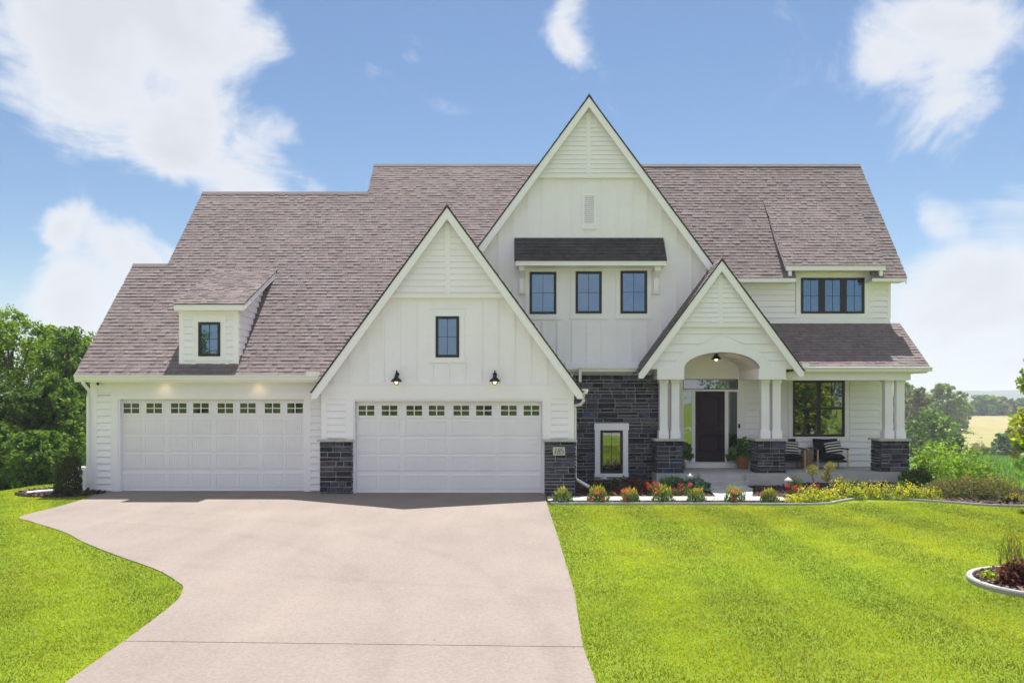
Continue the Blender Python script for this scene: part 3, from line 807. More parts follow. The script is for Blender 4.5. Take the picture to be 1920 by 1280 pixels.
dn.tube([(xg - .02, 22.12, 2.98), (xg - .02, 22.14, 2.86), (xg + .05, 22.3, 2.68), (X(169, 22.6) - .04, YG1 - .08, 2.52), (X(169, 22.6) - .04, YG1 - .08, .25), (X(166, 22.6) - .06, YG1 - .14, .1), (X(158, 22.4) - .1, YG1 - .3, .04)], .045, 8)
part(dn, 'downspout', 'white_metal')
for px in (305, 482):
    x = X(px, 22.45)
    o = MB(); o.lathe([(.07, 0), (.07, .012), (.05, .014)], 14, (x, 22.42, 2.911)); part(o, 'soffit_light', 'bulb', s1)
    l = bpy.data.lights.new('soffit_lamp', 'SPOT'); l.energy = .6; l.color = (1, .68, .36); l.spot_size = R(110); l.spot_blend = .8; l.shadow_soft_size = .05
    lo = link('soffit_lamp', l, H); lo.location = Vector((x, 22.42, 2.89)) - HO; lo.rotation_euler = (R(25), 0, 0)

# ---------------- shed dormer on the left roof
yd = 22.46
qx0, qx1 = X(337, yd), X(447, yd)
zt, zb = Z(578, yd), Z(683, yd)
b = MB(); b.prismx([(yd, zb - .02), (yd, zt + .05), (25.1, 6.1), (24.6, main_z(24.6) - .1), (yd + .05, main_z(yd) - .12)], qx0, qx1)
dw = part(b, 'dormer_wall', 'white_paint')
t = MB()
wx0, wx1, wz0, wz1 = X(373, yd), X(414, yd), Z(668, yd), Z(604, yd)
t.box(qx0 - .01, qx0 + .13, yd - .025, yd, zb, zt); t.box(qx1 - .13, qx1 + .012, yd - .025, yd, zb, zt)
t.box(qx0 + .13, qx1 - .13, yd - .026, yd, zb, wz0 - .12); t.box(qx0 + .13, qx1 - .13, yd - .026, yd, wz1 + .2, zt)
part(t, 'dormer_trim', 'white_trim', dw)
window(wx0, wx1, wz0, wz1, yd - .01, casing=(.14, .2, .12, 0))
claps(dw, front(yd), lambda z: (qx0 + .13, wx0 - .14), wz0 - .12, wz1 + .2, .178)
claps(dw, front(yd), lambda z: (wx1 + .14, qx1 - .13), wz0 - .12, wz1 + .2, .178)
DE = 22.2
fr = lambda u, d, z: (qx1 + d, u, z)
claps(dw, fr, lambda z: ((lambda a: (a, max(a, 22.15 + (z - 3.08) / SL + .05)))(max(yd + .06, DE + (z - 4.72) / .427))), zb + .05, 5.75, .178)
DE = 22.2
roof_plane((0, DE, 4.935), (1, 0, 0), Vector((0, 3.22, 1.375)).normalized(), [(X(325, DE), 0), (X(457, DE), 0), (X(457, DE), 3.5), (X(325, DE), 3.5)], seed=13, name='dormer_roof')
t = MB(); t.box(X(325, DE) + .01, X(457, DE) - .01, DE + .01, DE + .035, 4.77, 4.92)
t.prismx([(DE + .02, 4.77), (DE + .02, 4.92), (25.3, 6.24), (25.3, 6.07)], X(457, DE) - .035, X(457, DE) - .008)
t.prismx([(DE + .02, 4.77), (DE + .02, 4.92), (25.3, 6.24), (25.3, 6.07)], X(325, DE) + .008, X(325, DE) + .035)
part(t, 'fascia', 'white_trim')
t = MB(); t.box(X(325, DE) + .03, X(457, DE) - .03, DE + .035, yd, 4.775, 4.795); part(t, 'soffit', 'soffit_white')

# ---------------- centre gable
cx, az, sl = CA['cx'], CA['az'] - .14, CA['sl']
w = MB(); ze = 6.0
w.prism([(cx - (az - ze) / sl, 3.2), (cx - (az - ze) / sl, ze), (cx, az), (cx + (az - ze) / sl, ze), (cx + (az - ze) / sl, 4.15), (4.42, 4.15), (4.42, 3.2)], YC, YC + .2)
cw = part(w, 'gable_wall', 'white_paint')
gable_front(CA, YC, Z(329, YC), 0, .1345, inset=.16)
ztr = Z(336, YC) - .02
WINS = [(993, 1043, 510, 589), (1079, 1128, 509, 588), (1163, 1213, 508, 588)]
for a, c, d, e in WINS:
    window(X(a, YC), X(c, YC), Z(e, YC), Z(d, YC), YC - .004, casing=(.13, .13, .16, .03), fw=.075)
zroof_t, zroof_b = Z(446, YC), Z(500, YC)
for i in range(-9, 10):
    x = cx - .02 + i * .441
    zt = min(ztr, az - .12 - sl * (abs(x - cx) + .03))
    if zt < 3.6: continue
    if .05 < x < 4.6:
        segs = [(zroof_t, zt)]
        if abs(x - cx) < .1: segs = [(zroof_t, Z(430, YC)), (Z(355, YC), zt)]
        segs.append((3.42, Z(602, YC)))
    else:
        segs = [(3.42 if x < 4.4 else 4.2, zt)]
    for z0, z1 in segs:
        if z1 - z0 < .05: continue
        o = MB(); o.box(x - .028, x + .028, YC - .032, YC, z0, z1); part(o, 'batten', 'white_paint', cw)
o = MB(); o.box(cx - 1.75, cx + 1.75, YC - .008, YC, Z(358, YC) - .012, Z(358, YC)); part(o, 'seam_strip', 'white_paint', cw)
o = MB(); o.box(4.62, 5.6, YC - .008, YC, Z(522, YC) - .012, Z(522, YC)); part(o, 'seam_strip', 'white_paint', cw)
o = MB(); o.box(-.7, .05, YC - .008, YC, Z(523, YC) - .012, Z(523, YC)); part(o, 'seam_strip', 'white_paint', cw)
# gable vent with louvres
v0, v1 = X(1096, YC), X(1113, YC)
o = MB(); o.box(X(1092, YC), v0, YC - .05, YC, Z(420, YC), Z(368, YC)); o.box(v1, X(1117, YC), YC - .05, YC, Z(420, YC), Z(368, YC))
o.box(X(1091, YC), X(1118, YC), YC - .055, YC, Z(368, YC), Z(355, YC)); o.box(X(1091, YC), X(1118, YC), YC - .055, YC, Z(430, YC), Z(420, YC))
vent = part(o, 'gable_vent', 'white_trim')
nl = 14; za, zb_ = Z(420, YC), Z(368, YC)
for i in range(nl):
    z = za + (zb_ - za) * i / nl; h = (zb_ - za) / nl
    o = MB(); o.prismx([(YC - .005, z + h * .95), (YC - .012, z + h), (YC - .042, z + h * .25), (YC - .035, z + h * .1)], v0, v1); part(o, 'louvre', 'white_trim', vent)
# awning roof over the three windows
AY = 24.85
L_ = math.hypot(YC - AY, Z(446, YC) - Z(488, AY))
vdir = Vector((0, YC - AY, Z(446, YC) - Z(488, AY))) / L_
ar = roof_plane((0, AY, Z(488, AY)), (1, 0, 0), vdir, [(X(965, AY), 0), (X(1250, AY), 0), (X(1250, AY), L_), (X(965, AY), L_)], seed=14, m='shingle_shaded', name='awning_roof', th=.06)
t = MB(); f0, f1 = X(967, AY), X(1249, AY)
t.box(f0, f1, AY + .012, AY + .035, Z(497.5, AY), Z(489, AY)); t.box(f0 + .01, f1 - .01, AY + .035, YC, Z(497.5, AY), Z(497.5, AY) + .02)
t.prismx([(AY + .03, Z(497, AY)), (AY + .03, Z(489, AY) - .01), (YC, Z(446, YC) - .09), (YC, Z(497, AY))], f0 + .004, f0 + .024)
t.prismx([(AY + .03, Z(497, AY)), (AY + .03, Z(489, AY) - .01), (YC, Z(446, YC) - .09), (YC, Z(497, AY))], f1 - .024, f1 - .004)
part(t, 'awning_fascia', 'white_trim', ar)
for a, c in ((973, 983), (1226, 1237)):
    x0, x1 = X(a, 25.2), X(c, 25.2); zt = Z(497.5, AY) - .002; zb = Z(551, YC)
    o = MB()
    o.box(x0, x1, AY + .16, YC, zt - .12, zt)
    o.prismx([(YC - .13, zb + .12), (YC - .13, zt - .3), (AY + .2, zt - .12), (AY + .34, zt - .12), (YC - .01, zt - .4), (YC, zb + .12)], x0 + .02, x1 - .02)
    o.box(x0 + .01, x1 - .01, YC - .16, YC, zb + .06, zb + .13); o.box(x0 - .005, x1 + .005, YC - .14, YC, zb, zb + .06)
    o.box(x0 + .015, x1 - .015, YC - .09, YC, zb + .13, zt - .12)
    part(o, 'bracket', 'white_trim')

# ---------------- stone entry wall with its window
sx0, sx1 = 1.6, 4.42
szt = Z(703, YS)
hx0, hx1, hz0, hz1 = X(1115, YS), X(1177, YS), Z(893, YS), Z(793.5, YS)
b = MB(); b.box(sx0, sx1, YS, YS + .25, -.5, szt); b.box(sx1 - .2, sx1, YS + .25, YW, -.2, szt)
sw = part(b, 'stone_wall', 'mortar')
stones(sw, front(YS), sx0, sx1, -.06, szt - .0, holes=[(hx0, hx1, hz0, hz1)], seed=61, hs=(.09, .1, .12, .14, .18), ws=(.26, .34, .42, .5, .6))
t = MB(); t.box(sx0, sx1 - .3, YS - .09, YS, szt, szt + .10); part(t, 'wall_cap', 'cap_stone')
t = MB(); t.box(sx0, 4.2, YS - .12, YC + .0, szt + .102, szt + .22); part(t, 'frieze_board', 'white_trim')
t = MB(); t.prismx([(24.98, 3.32), (24.98, 3.37), (YC, 3.52), (YC, 3.32)], sx0 - .02, 4.0); part(t, 'ledge_roof', 'white_metal')
gutter(X(1085, 24.9), X(1199, 24.9), 24.86, Z(688.5, 24.9))
window(X(1125, YS), X(1167, YS), Z(886.5, YS), Z(806, YS), YS - .07, cols=2, rows=1, glassm='glass_low', fw=.075)
t = MB()
t.box(hx0, X(1125, YS), YS - .1, YS + .01, hz0 + .02, hz1 - .17); t.box(X(1167, YS), hx1, YS - .1, YS + .01, hz0 + .02, hz1 - .17)
t.box(hx0 - .02, hx1 + .02, YS - .11, YS + .01, Z(806, YS) , hz1); t.box(hx0 - .015, hx1 + .015, YS - .115, YS + .01, hz0, Z(886.5, YS))
t.box(X(1125, YS), X(1167, YS), YS - .06, YS + .01, Z(886.5, YS), Z(806, YS))
part(t, 'casing', 'white_trim', sw)
# downspouts at the inner corner
dn = MB(); xx = X(1088, 24.9)
dn.box(xx - .04, xx + .035, 24.9, 24.97, Z(716, 24.9), Z(692, 24.9)); part(dn, 'downspout', 'white_metal')
dn = MB(); yq = 22.3
dn.tube([(1.84, 21.98, 2.66), (1.95, 22.0, 2.66)], .05, 8)
dn.tube([(1.86, 22.1, 2.6), (1.86, 22.15, 2.42), (1.80, 22.3, 2.32), (1.64, 22.4, 2.29), (1.66, 22.45, 2.2), (1.66, 22.45, .5)], .04, 8)
dn.tube([(1.66, 22.45, .5), (1.66, 22.42, .38), (1.74, 22.4, .32), (2.02, 22.35, .16)], .045, 8); part(dn, 'downspout', 'white_metal')
gutter(1.80, 1.93, 21.9, 2.72)

# ---------------- upper right wall and lower porch wall
w = MB(); w.box(5.6, 11.84, YW, YW + .2, 4.5, 6.3); w.box(X(1495, YW), X(1636, YW), YW + .001, YW + .2, 6.3, 6.6)
uw = part(w, 'upper_wall', 'white_paint')
a, c, d, e = X(1501, YW), X(1620, YW), Z(588, YW), Z(521, YW)
window(a, c, d, e, YW - .004, units=3, casing=(.15, .12, .15, .02), fw=.075, mull=.2)
zlo = Z(604, YW)
claps(uw, front(YW), lambda z: (6.9, a - .17), zlo + .12, Z(528, YW), .178)
claps(uw, front(YW), lambda z: (c + .17, X(1663, YW)), zlo + .12, Z(528, YW), .178)
t = MB(); t.box(6.6, 11.85, YW - .03, YW, zlo - .1, zlo + .12); t.box(X(1663, YW), 11.86, YW - .031, YW, zlo + .12, 6.2); t.box(a - .17, c + .17, YW - .02, YW, zlo + .12, d - .15)
t.box(a - .17, c + .17, YW - .02, YW, e + .12, Z(510, YW)); t.box(X(1495, YW), a - .15, YW - .024, YW, d - .15, Z(510, YW)); t.box(c + .15, X(1636, YW), YW - .024, YW, d - .15, Z(510, YW))
part(t, 'trim_board', 'white_trim', uw)
# shed dormer in the right roof
RY = 26.2
Ld = math.hypot(28.47 - RY, 8.99 - 6.56); vd = Vector((0, 28.47 - RY, 8.99 - 6.56)) / Ld
roof_plane((0, RY - .02, 6.56), (1, 0, 0), vd, [(8.40, 0), (11.48, 0), (11.48, Ld + .1), (8.40, Ld + .1)], seed=15, name='dormer_roof')
t = MB(); t.box(8.41, 11.47, RY - .01, RY + .02, 6.40, 6.545)
for xx in (8.41, 11.44): t.prismx([(RY, 6.40), (RY, 6.54), (28.4, 8.86), (28.4, 8.70)], xx, xx + .03)
t.box(6.55, 8.72, RY + .005, RY + .03, Z(528.5, RY), 6.165); t.box(11.06, 12.12, RY + .005, RY + .03, Z(527, RY), 6.165)
part(t, 'fascia', 'white_trim')
t = MB(); t.box(6.55, 8.72, RY + .03, YW, Z(528.5, RY) + .002, Z(528.5, RY) + .022); t.box(11.06, 12.12, RY + .03, YW, Z(527, RY) + .002, Z(527, RY) + .022); t.box(8.44, 11.44, RY + .02, YW + .05, 6.405, 6.425)
part(t, 'soffit', 'soffit_white')
t = MB(); t.prismx([(RY + .03, 6.2), (RY + .03, 6.42), (28.3, 8.7), (28.3, 8.6)], 8.5, 8.6); t.prismx([(RY + .03, 6.2), (RY + .03, 6.42), (28.3, 8.7), (28.3, 8.6)], 11.3, 11.4)
part(t, 'dormer_cheek', 'white_paint')
rk = MB(); rk.prismx([(RY, 5.98), (RY, 6.14), (29.76, 10.54), (29.76, 10.36)], 12.09, 12.12); part(rk, 'rake_board', 'white_trim')

# porch roof (right) with gutter, beam and ceiling
PYE, PZE, PZT = 24.84, 3.42, 4.83
front_plane(PYE, PZE, YW, PZT, [(7.6, PYE), (12.14, PYE), (12.14, YW), (6.4, YW)], seed=16)
b = MB(); b.prismx([(PYE, PZE - .02), (YW, PZT - .02), (YW, PZT - .16), (PYE, PZE - .13)], 12.08, 12.12); part(b, 'rake_board', 'white_trim')
gutter(X(1503, 24.72), X(1748, 24.72), 24.70, Z(688, 24.7))
t = MB(); t.box(8.2, 12.10, 24.82, 24.85, Z(698, 24.8), 3.40); part(t, 'fascia', 'white_trim')
t = MB(); t.box(8.1, 12.08, 24.85, 25.0, Z(697, 24.8) + .002, Z(697, 24.8) + .02); part(t, 'soffit', 'soffit_white')
t = MB(); t.box(8.0, X(1707, 25.0), 24.98, 25.4, Z(712.5, 25.0), Z(697, 24.8)); t.box(11.2, 11.62, 25.4, YW, Z(712.5, 25.0), Z(697, 24.8)); part(t, 'porch_beam', 'white_paint')
t = MB(); t.box(7.2, 11.7, 25.4, YW, 3.16, 3.2); part(t, 'porch_ceiling', 'soffit_white')
t = MB(); t.box(11.7, 12.08, 24.86, YW, 3.21, 3.23); part(t, 'soffit', 'soffit_white')
sg = MB(); sg.box(X(1506, 24.7), X(1517, 24.7), 24.74, 24.76, 3.38, 3.5); part(sg, 'splash_guard', 'white_metal')

w = MB(); w.box(4.3, 11.62, YW, YW + .2, -.2, 4.6)
pw = part(w, 'porch_wall', 'white_paint')
pa, pc, pd, pe = X(1486, YW), X(1583, YW), Z(818, YW), Z(713, YW)
window(pa, pc, pd, pe, YW - .004, units=2, hung=True, fw=.075, mull=.12, casing=(.14, .05, .16, .0), glassm='glass_low')
fl = .30
claps(pw, front(YW), lambda z: (pc + .16, 11.5), fl + .02, 3.15, .197)
claps(pw, front(YW), lambda z: (X(1396, YW), pa - .16), fl + .02, 3.15, .197)
claps(pw, front(YW), lambda z: (pa - .16, pc + .16), fl + .02, pd - .18, .197)
claps(pw, front(YW), lambda z: (4.42, X(1268, YW)), fl + .02, 3.15, .197)
t = MB(); t.box(11.5, 11.63, YW - .03, YW, fl, 3.18); part(t, 'corner_board', 'white_trim')

# front door with sidelights and transom
D0, D1, DB, DT = X(1303, YW), X(1358.5, YW), Z(865, YW), Z(733.5, YW)
t = MB()
u0, u1 = X(1280, YW), X(1383, YW); zt2, zt1 = Z(710.5, YW), Z(730, YW)
t.box(X(1268, YW), u0, YW - .05, YW, fl, zt2 + .14); t.box(u1, X(1396, YW), YW - .05, YW, fl, zt2 + .14); t.box(u0, u1, YW - .05, YW, zt2, zt2 + .14)
t.box(u0, u1, YW - .045, YW, zt1 - .05, zt1)
for a, c in ((X(1297.5, YW), D0), (D1, X(1364, YW))): t.box(a, c, YW - .045, YW, DB - .01, zt1 - .05)
t.box(X(1283, YW), X(1382, YW), YW - .22, YW, fl, DB - .012)
part(t, 'door_surround', 'white_trim')
t = MB(); t.box(X(1262, YW), X(1402, YW), YW - .06, YW, zt2 + .142, zt2 + .20); part(t, 'door_head', 'white_trim')
lam = []
for a, c, d, e in ((u0, u1, zt1, zt2), (u0, X(1297.5, YW), DB, zt1 - .05), (X(1364, YW), u1, DB, zt1 - .05)):
    f = MB(); q = .022
    f.box(a, c, YW - .035, YW, d, d + q); f.box(a, c, YW - .035, YW, e - q, e); f.box(a, a + q, YW - .035, YW, d + q, e - q); f.box(c - q, c, YW - .035, YW, d + q, e - q)
    wn_ = part(f, 'sidelight' if c - a < 1 else 'transom', 'black_frame' if c - a > 1 else 'white_trim')
    g = MB(); g.box(a + q, c - q, YW - .022, YW - .012, d + q, e - q); part(g, 'pane', 'glass_low', wn_)
s = MB(); s.box(D0, D1, YW - .03, YW, DB, DT)
fd = part(s, 'front_door', 'dark_door')
def door_panel(x0, x1, z0, z1, arch):
    n = 10; top = []
    for i in range(n + 1):
        t_ = i / n; top.append((x1 + (x0 - x1) * t_, z1 + arch * math.sin(math.pi * t_)))
    out = [(x0, z0), (x1, z0)] + top
    cxm, czm = (x0 + x1) / 2, (z0 + z1) / 2
    def inset(k): return [(cxm + (x - cxm) * (1 - k / (x1 - x0) * 2), czm + (z - czm) * (1 - k / (z1 - z0) * 2)) for x, z in out]
    mb = MB(); i1, i2 = inset(.0), inset(.035)
    m_ = len(out); ya, yb = YW - .062, YW - .028
    v = [(x, yb, z) for x, z in i1] + [(x, ya, z) for x, z in inset(.010)] + [(x, ya, z) for x, z in inset(.024)] + [(x, yb, z) for x, z in i2]
    mb.add(v, [(k * m_ + i, k * m_ + (i + 1) % m_, (k + 1) * m_ + (i + 1) % m_, (k + 1) * m_ + i) for k in range(3) for i in range(m_)])
    part(mb, 'panel_moulding', 'door_moulding_shaded', fd)
    ns = 6; sw_ = (x1 - x0 - .09) / ns
    for i in range(ns):
        a = x0 + .045 + i * sw_
        zt_ = z1 - .045 + arch * math.sin(math.pi * ((a + sw_ / 2 - x0) / (x1 - x0)))
        o = MB(); o.box(a + .006, a + sw_ - .006, YW - .038, YW - .029, z0 + .045, zt_); part(o, 'plank', 'dark_door', fd)
dwid = D1 - D0
door_panel(D0 + .16 * dwid, D0 + .82 * dwid, Z(801, YW), Z(745, YW), .06)
door_panel(D0 + .16 * dwid, D0 + .82 * dwid, Z(846, YW), Z(816, YW), 0)
o = MB(); hx = D1 - .07; o.box(hx - .03, hx + .03, YW - .05, YW - .03, Z(806, YW), Z(797, YW)); o.tube([(hx, YW - .05, Z(812, YW)), (hx, YW - .10, Z(813, YW)), (hx, YW - .10, Z(822, YW)), (hx, YW - .05, Z(824, YW))], .014, 6); o.box(hx - .025, hx + .025, YW - .045, YW - .03, Z(827, YW), Z(809, YW))
part(o, 'handle', 'black_metal', fd)
o = MB(); o.box(X(1383.5, YW), X(1386.5, YW), YW - .075, YW - .05, Z(802, YW), Z(794, YW)); part(o, 'doorbell', 'black_metal')

# ---------------- porch: slab, steps, pillars, columns, arch
def slab(x0, x1, y0, y1, z1, name='porch_floor'):
    o = MB(); o.box(x0, x1, y0, y1, -.9, z1); return part(o, name, 'concrete')
FL = .32
s0, s1, s2 = X(1312, 24.2), X(1397, 24.2), X(1477, 24.2)
slab(4.13, s0, 24.38, YS, FL); slab(s0, s2, 24.62, YS, FL - .001); slab(s1, s2, 24.05, 24.62, FL - .002)
slab(4.42, 11.55, YS, YW, FL - .0005); slab(s2, X(1711, 24.85), 24.82, YS, FL + .0006)
slab(s0 + .0, s1, 24.2, 24.62, FL - .001, 'step'); slab(s0 - .0, s1, 23.72, 24.2, .155, 'step')
def pillar(px0, px1, y, seed, depth=.72):
    x0, x1 = X(px0, y), X(px1, y); zt = Z(822.5, y)
    o = MB(); o.box(x0 + .03, x1 - .03, y + .03, y + depth - .03, FL - .02, zt - .06); p = part(o, 'stone_pillar', 'mortar')
    stones(p, front(y + .03), x0 + .0, x1 - .0, FL, zt - .06, seed=seed, hs=(.1, .12, .14, .17), ws=(.2, .26, .32, .4))
    stones(p, lambda u, d, z: (x0 + .03 - d, u, z), y, y + depth - .03, FL, zt - .06, seed=seed + 1, single=False)
    stones(p, lambda u, d, z: (x1 - .03 + d, y + y + depth - .03 - u, z), y, y + depth - .03, FL, zt - .06, seed=seed + 2, single=False)
    c = MB(); e = .055
    c.prism([(x0 - e, zt - .06), (x1 + e, zt - .06), (x1 + e, zt - .015), (x1 + e - .02, zt), (x0 - e + .02, zt), (x0 - e, zt - .015)], y - e, y + depth + e)
    part(c, 'pillar_cap', 'cap_stone', p)
    return zt
def column(pxm, y, z0, z1):
    xm = X(pxm, y); r = .115
    ym = y + .33
    xm = xm * (ym - r) / y
    o = MB(); o.box(xm - r, xm + r, ym - r, ym + r, z0 + .24, z1 - .1); c = part(o, 'column', 'white_trim')
    k = MB(); k.box(xm - r - .03, xm + r + .03, ym - r - .03, ym + r + .03, z0, z0 + .22); k.box(xm - r - .015, xm + r + .015, ym - r - .015, ym + r + .015, z0 + .22, z0 + .24); part(k, 'base', 'white_trim', c)
    k = MB(); k.box(xm - r - .025, xm + r + .025, ym - r - .025, ym + r + .025, z1 - .1, z1); part(k, 'capital', 'white_trim', c)
YP = 24.62
for a, c, cols, sd, y in ((1230, 1281, (1244.5, 1266.5), 71, YP), (1419, 1473, (1435, 1456.5), 74, YP), (1651, 1705, (1667, 1689), 77, 25.0)):
    zt = pillar(a, c, y, sd)
    for q in cols: column(q, y, zt, Z(711.5, y) + .02)
# arch front
AX, AH, AR, AZ = 6.02, 1.095, .49, 3.31
def arc(hw, rise, n=28): return [(AX + hw * math.cos(math.pi * i / n), AZ + rise * math.sin(math.pi * i / n)) for i in range(n + 1)]
ya = 24.5
cx, az, sl = PA['cx'], PA['az'] - .14, PA['sl']
inner = arc(AH, AR)
xl, xr_ = cx - (az - AZ) / sl, cx + (az - AZ) / sl
w = MB(); out = [(xr_, AZ)] + [(cx, az)] + [(xl, AZ)]
# front wall above the arch, as strips between arch and gable edge
n = len(inner); edge = []
for x, z in inner:
    edge.append((x, max(AZ + .001, az - sl * abs(x - cx))))
v, f = [], []
for (x, z), (x2, z2) in zip(inner, edge): v += [(x, ya, z), (x2, ya, z2), (x, ya + .3, z), (x2, ya + .3, z2)]
for i in range(n - 1):
    a = 4 * i; c = a + 4
    f += [(a, a + 1, c + 1, c), (a + 2, c + 2, c + 3, a + 3), (a, c, c + 2, a + 2)]
w.add(v, f)
w.prism([(inner[0][0], AZ), (xr_, AZ), (inner[0][0], az - sl * abs(inner[0][0] - cx))], ya, ya + .3)
w.prism([(inner[-1][0], AZ), (xl, AZ), (inner[-1][0], az - sl * abs(inner[-1][0] - cx))], ya, ya + .3)
aw = part(w, 'arch_wall', 'white_paint')
ring = MB(); o_, i_ = arc(1.41, .80), arc(AH, AR)
v, f = [], []
for (x, z), (x2, z2) in zip(i_, o_): v += [(x, ya - .035, z), (x2, ya - .035, z2), (x, ya + .3, z), (x2, ya, z2)]
for i in range(n - 1):
    a = 4 * i; c = a + 4
    f += [(a, a + 1, c + 1, c), (a, c, c + 2, a + 2), (a + 1, a + 3, c + 3, c + 1)]
ring.add(v, f); part(ring, 'arch_trim', 'white_trim', aw)
zband = Z(607, ya)
gable_front(PA, ya, zband + .0, 0, .138, inset=.14)
def wide(z):
    return (az - z) / sl - .03
zz = AZ
for zt in (3.55, 3.79, 4.03, 4.32, zband - .1):
    for sgn in (-1, 1):
        def hole(z):
            t_ = (z - AZ) / .80
            return 1.41 * math.sqrt(max(0, 1 - t_ * t_)) if t_ < 1 else 0.0
        lo_in, hi_in = hole(zz), hole(zt)
        if sgn < 0: a0, a1, b0, b1 = cx - wide(zz), AX - lo_in, cx - wide(zt), AX - hi_in
        else: a0, a1, b0, b1 = AX + lo_in, cx + wide(zz), AX + hi_in, cx + wide(zt)
        if hi_in == 0 and lo_in == 0:
            if sgn > 0: continue
            a0, a1, b0, b1 = cx - wide(zz), cx + wide(zz), cx - wide(zt), cx + wide(zt)
        mb = MB(); board(mb, front(ya), a0, a1, b0, b1, zz, zt); part(mb, 'clapboard', 'white_paint', aw)
    zz = zt
# imposts on the columns and beams running back
for a, c in ((1232, 1282.5), (1422, 1473)):
    o = MB(); x0, x1 = X(a, ya), X(c, ya)
    o.box(x0, x1, ya - .045, ya + .62, Z(711, ya), AZ + .02); o.box(x0 + .03, x1 - .03, ya + .62, YW - .002, Z(711, ya) + .01, AZ + .0)
    part(o, 'impost_beam', 'white_trim')
# barrel vault of narrow boards
nv = 22; inn = arc(AH, AR, nv); ou = arc(AH + .05, AR + .05, nv)
vb = MB(); v, f = [], []
for i in range(nv + 1):
    (x, z), (x2, z2) = inn[i], ou[i]
    v += [(x2, ya + .3, z2 + .01), (x2, YW, z2 + .01)]
for i in range(nv): f.append((2 * i, 2 * i + 1, 2 * i + 3, 2 * i + 2))
vb.add(v, f); vault = part(vb, 'vault_ceiling', 'soffit_white')
for i in range(nv):
    (x, z), (x2, z2) = inn[i], inn[i + 1]; (X1, Z1), (X2, Z2) = ou[i], ou[i + 1]
    k = .04
    def L2(p, q, t_): return (p[0] + (q[0] - p[0]) * t_, p[1] + (q[1] - p[1]) * t_)
    A, B, C, D_ = L2((x, z), (x2, z2), k), L2((x, z), (x2, z2), 1 - k), L2((X1, Z1), (X2, Z2), 1 - k), L2((X1, Z1), (X2, Z2), k)
    o = MB(); o.prism([A, B, C, D_], ya + .301, YW - .001); part(o, 'ceiling_board', 'soffit_white', vault)

# ---- shingles: the 300 nearest singly, the others joined for each roof
SHINGLES.sort(key=lambda s: s[0])
single, rest = SHINGLES[:300], SHINGLES[300:]
for d, deck, q, tint, m in single:
    o = MB(); o.add(q, SHF, tint); part(o, 'shingle', m, deck)
byroof = {}
for d, deck, q, tint, m in rest:
    byroof.setdefault(deck.name, (deck, m, MB()))[2].add(q, SHF, tint)
for deck, m, mb in byroof.values():
    part(mb, 'shingle_courses', m, deck, kind='stuff')

# ---------------------------------------------------------------- beds, walk, edging
def curb(name, pts, w, z0, z1, m='concrete_curb'):
    """a kerb following 2-d points: rounded top strip with real height"""
    n = len(pts); v, f = [], []
    for i, p in enumerate(pts):
        a, c = pts[max(i - 1, 0)], pts[min(i + 1, n - 1)]
        d = Vector((c[0] - a[0], c[1] - a[1])).normalized(); q = Vector((-d.y, d.x))
        hz_ = float(height(p[0], p[1]))
        for k, zz in ((-.5, z0), (-.5, z1 - .02), (-.38, z1), (.38, z1), (.5, z1 - .02), (.5, z0)):
            v.append((p[0] + q.x * w * k, p[1] + q.y * w * k, zz + hz_))
    for i in range(n - 1):
        for k in range(5):
            f.append((i * 6 + k, (i + 1) * 6 + k, (i + 1) * 6 + k + 1, i * 6 + k + 1))
    mb = MB(); mb.add(v, f); return tag(mb.build(name, M[m]), kind='structure')
edge_pts = sample([(0.9, 19.93), (2.5, 19.9), (5.0, 19.88), G(1480, 947), G(1545, 946), G(1575, 941), G(1610, 936), G(1660, 935.5), G(1720, 939), G(1790, 944), G(1860, 949), (12.3, 19.4), (13.6, 19.6), (14.4, 20.6)], 6)
curb('bed_kerb', edge_pts, .07, -.05, .055)
# chips of bark over the soil
def chips(name, poly, n, z0, seed, size=.035, mound=.03):
    rng = np.random.default_rng(seed)
    P = np.array(poly); lo, hi = P.min(0), P.max(0)
    soil = MB(); soil.prismz(poly, -.4, z0)
    pts = rng.uniform(lo, hi, (n * 2, 2)); pts = pts[inside(pts, P)][:n]
    k = len(pts)
    ang = rng.uniform(0, 6.28, k); L_ = size * rng.uniform(.5, 1.5, k); Wd = L_ * rng.uniform(.25, .5, k)
    tl = rng.normal(0, .35, (k, 2)); z = z0 + rng.uniform(.004, mound, k)
    u = np.stack([np.cos(ang), np.sin(ang), tl[:, 0]], 1); w_ = np.stack([-np.sin(ang), np.cos(ang), tl[:, 1]], 1)
    c = np.stack([pts[:, 0], pts[:, 1], z], 1)
    V = np.stack([c - u * L_[:, None] - w_ * Wd[:, None], c + u * L_[:, None] - w_ * Wd[:, None], c + u * L_[:, None] + w_ * Wd[:, None], c - u * L_[:, None] + w_ * Wd[:, None]], 1).reshape(-1, 3)
    br = rng.choice([.5, .8, 1.2, 2.0, 3.4], k); T = np.stack([br * 1.05, br, br * .98], 1)
    for i in range(k):
        soil.add(V[4 * i:4 * i + 4], [(0, 1, 2, 3)], tuple(T[i]))
    return tag(soil.build(name, M['mulch']), kind='stuff')
def inside(pts, P):
    x, y = pts[:, 0], pts[:, 1]; r = np.zeros(len(pts), bool); n = len(P)
    for i in range(n):
        x0, y0 = P[i]; x1, y1 = P[(i + 1) % n]
        if y0 == y1: continue
        c = ((y0 > y) != (y1 > y)) & (x < (x1 - x0) * (y - y0) / (y1 - y0) + x0)
        r ^= c
    return r
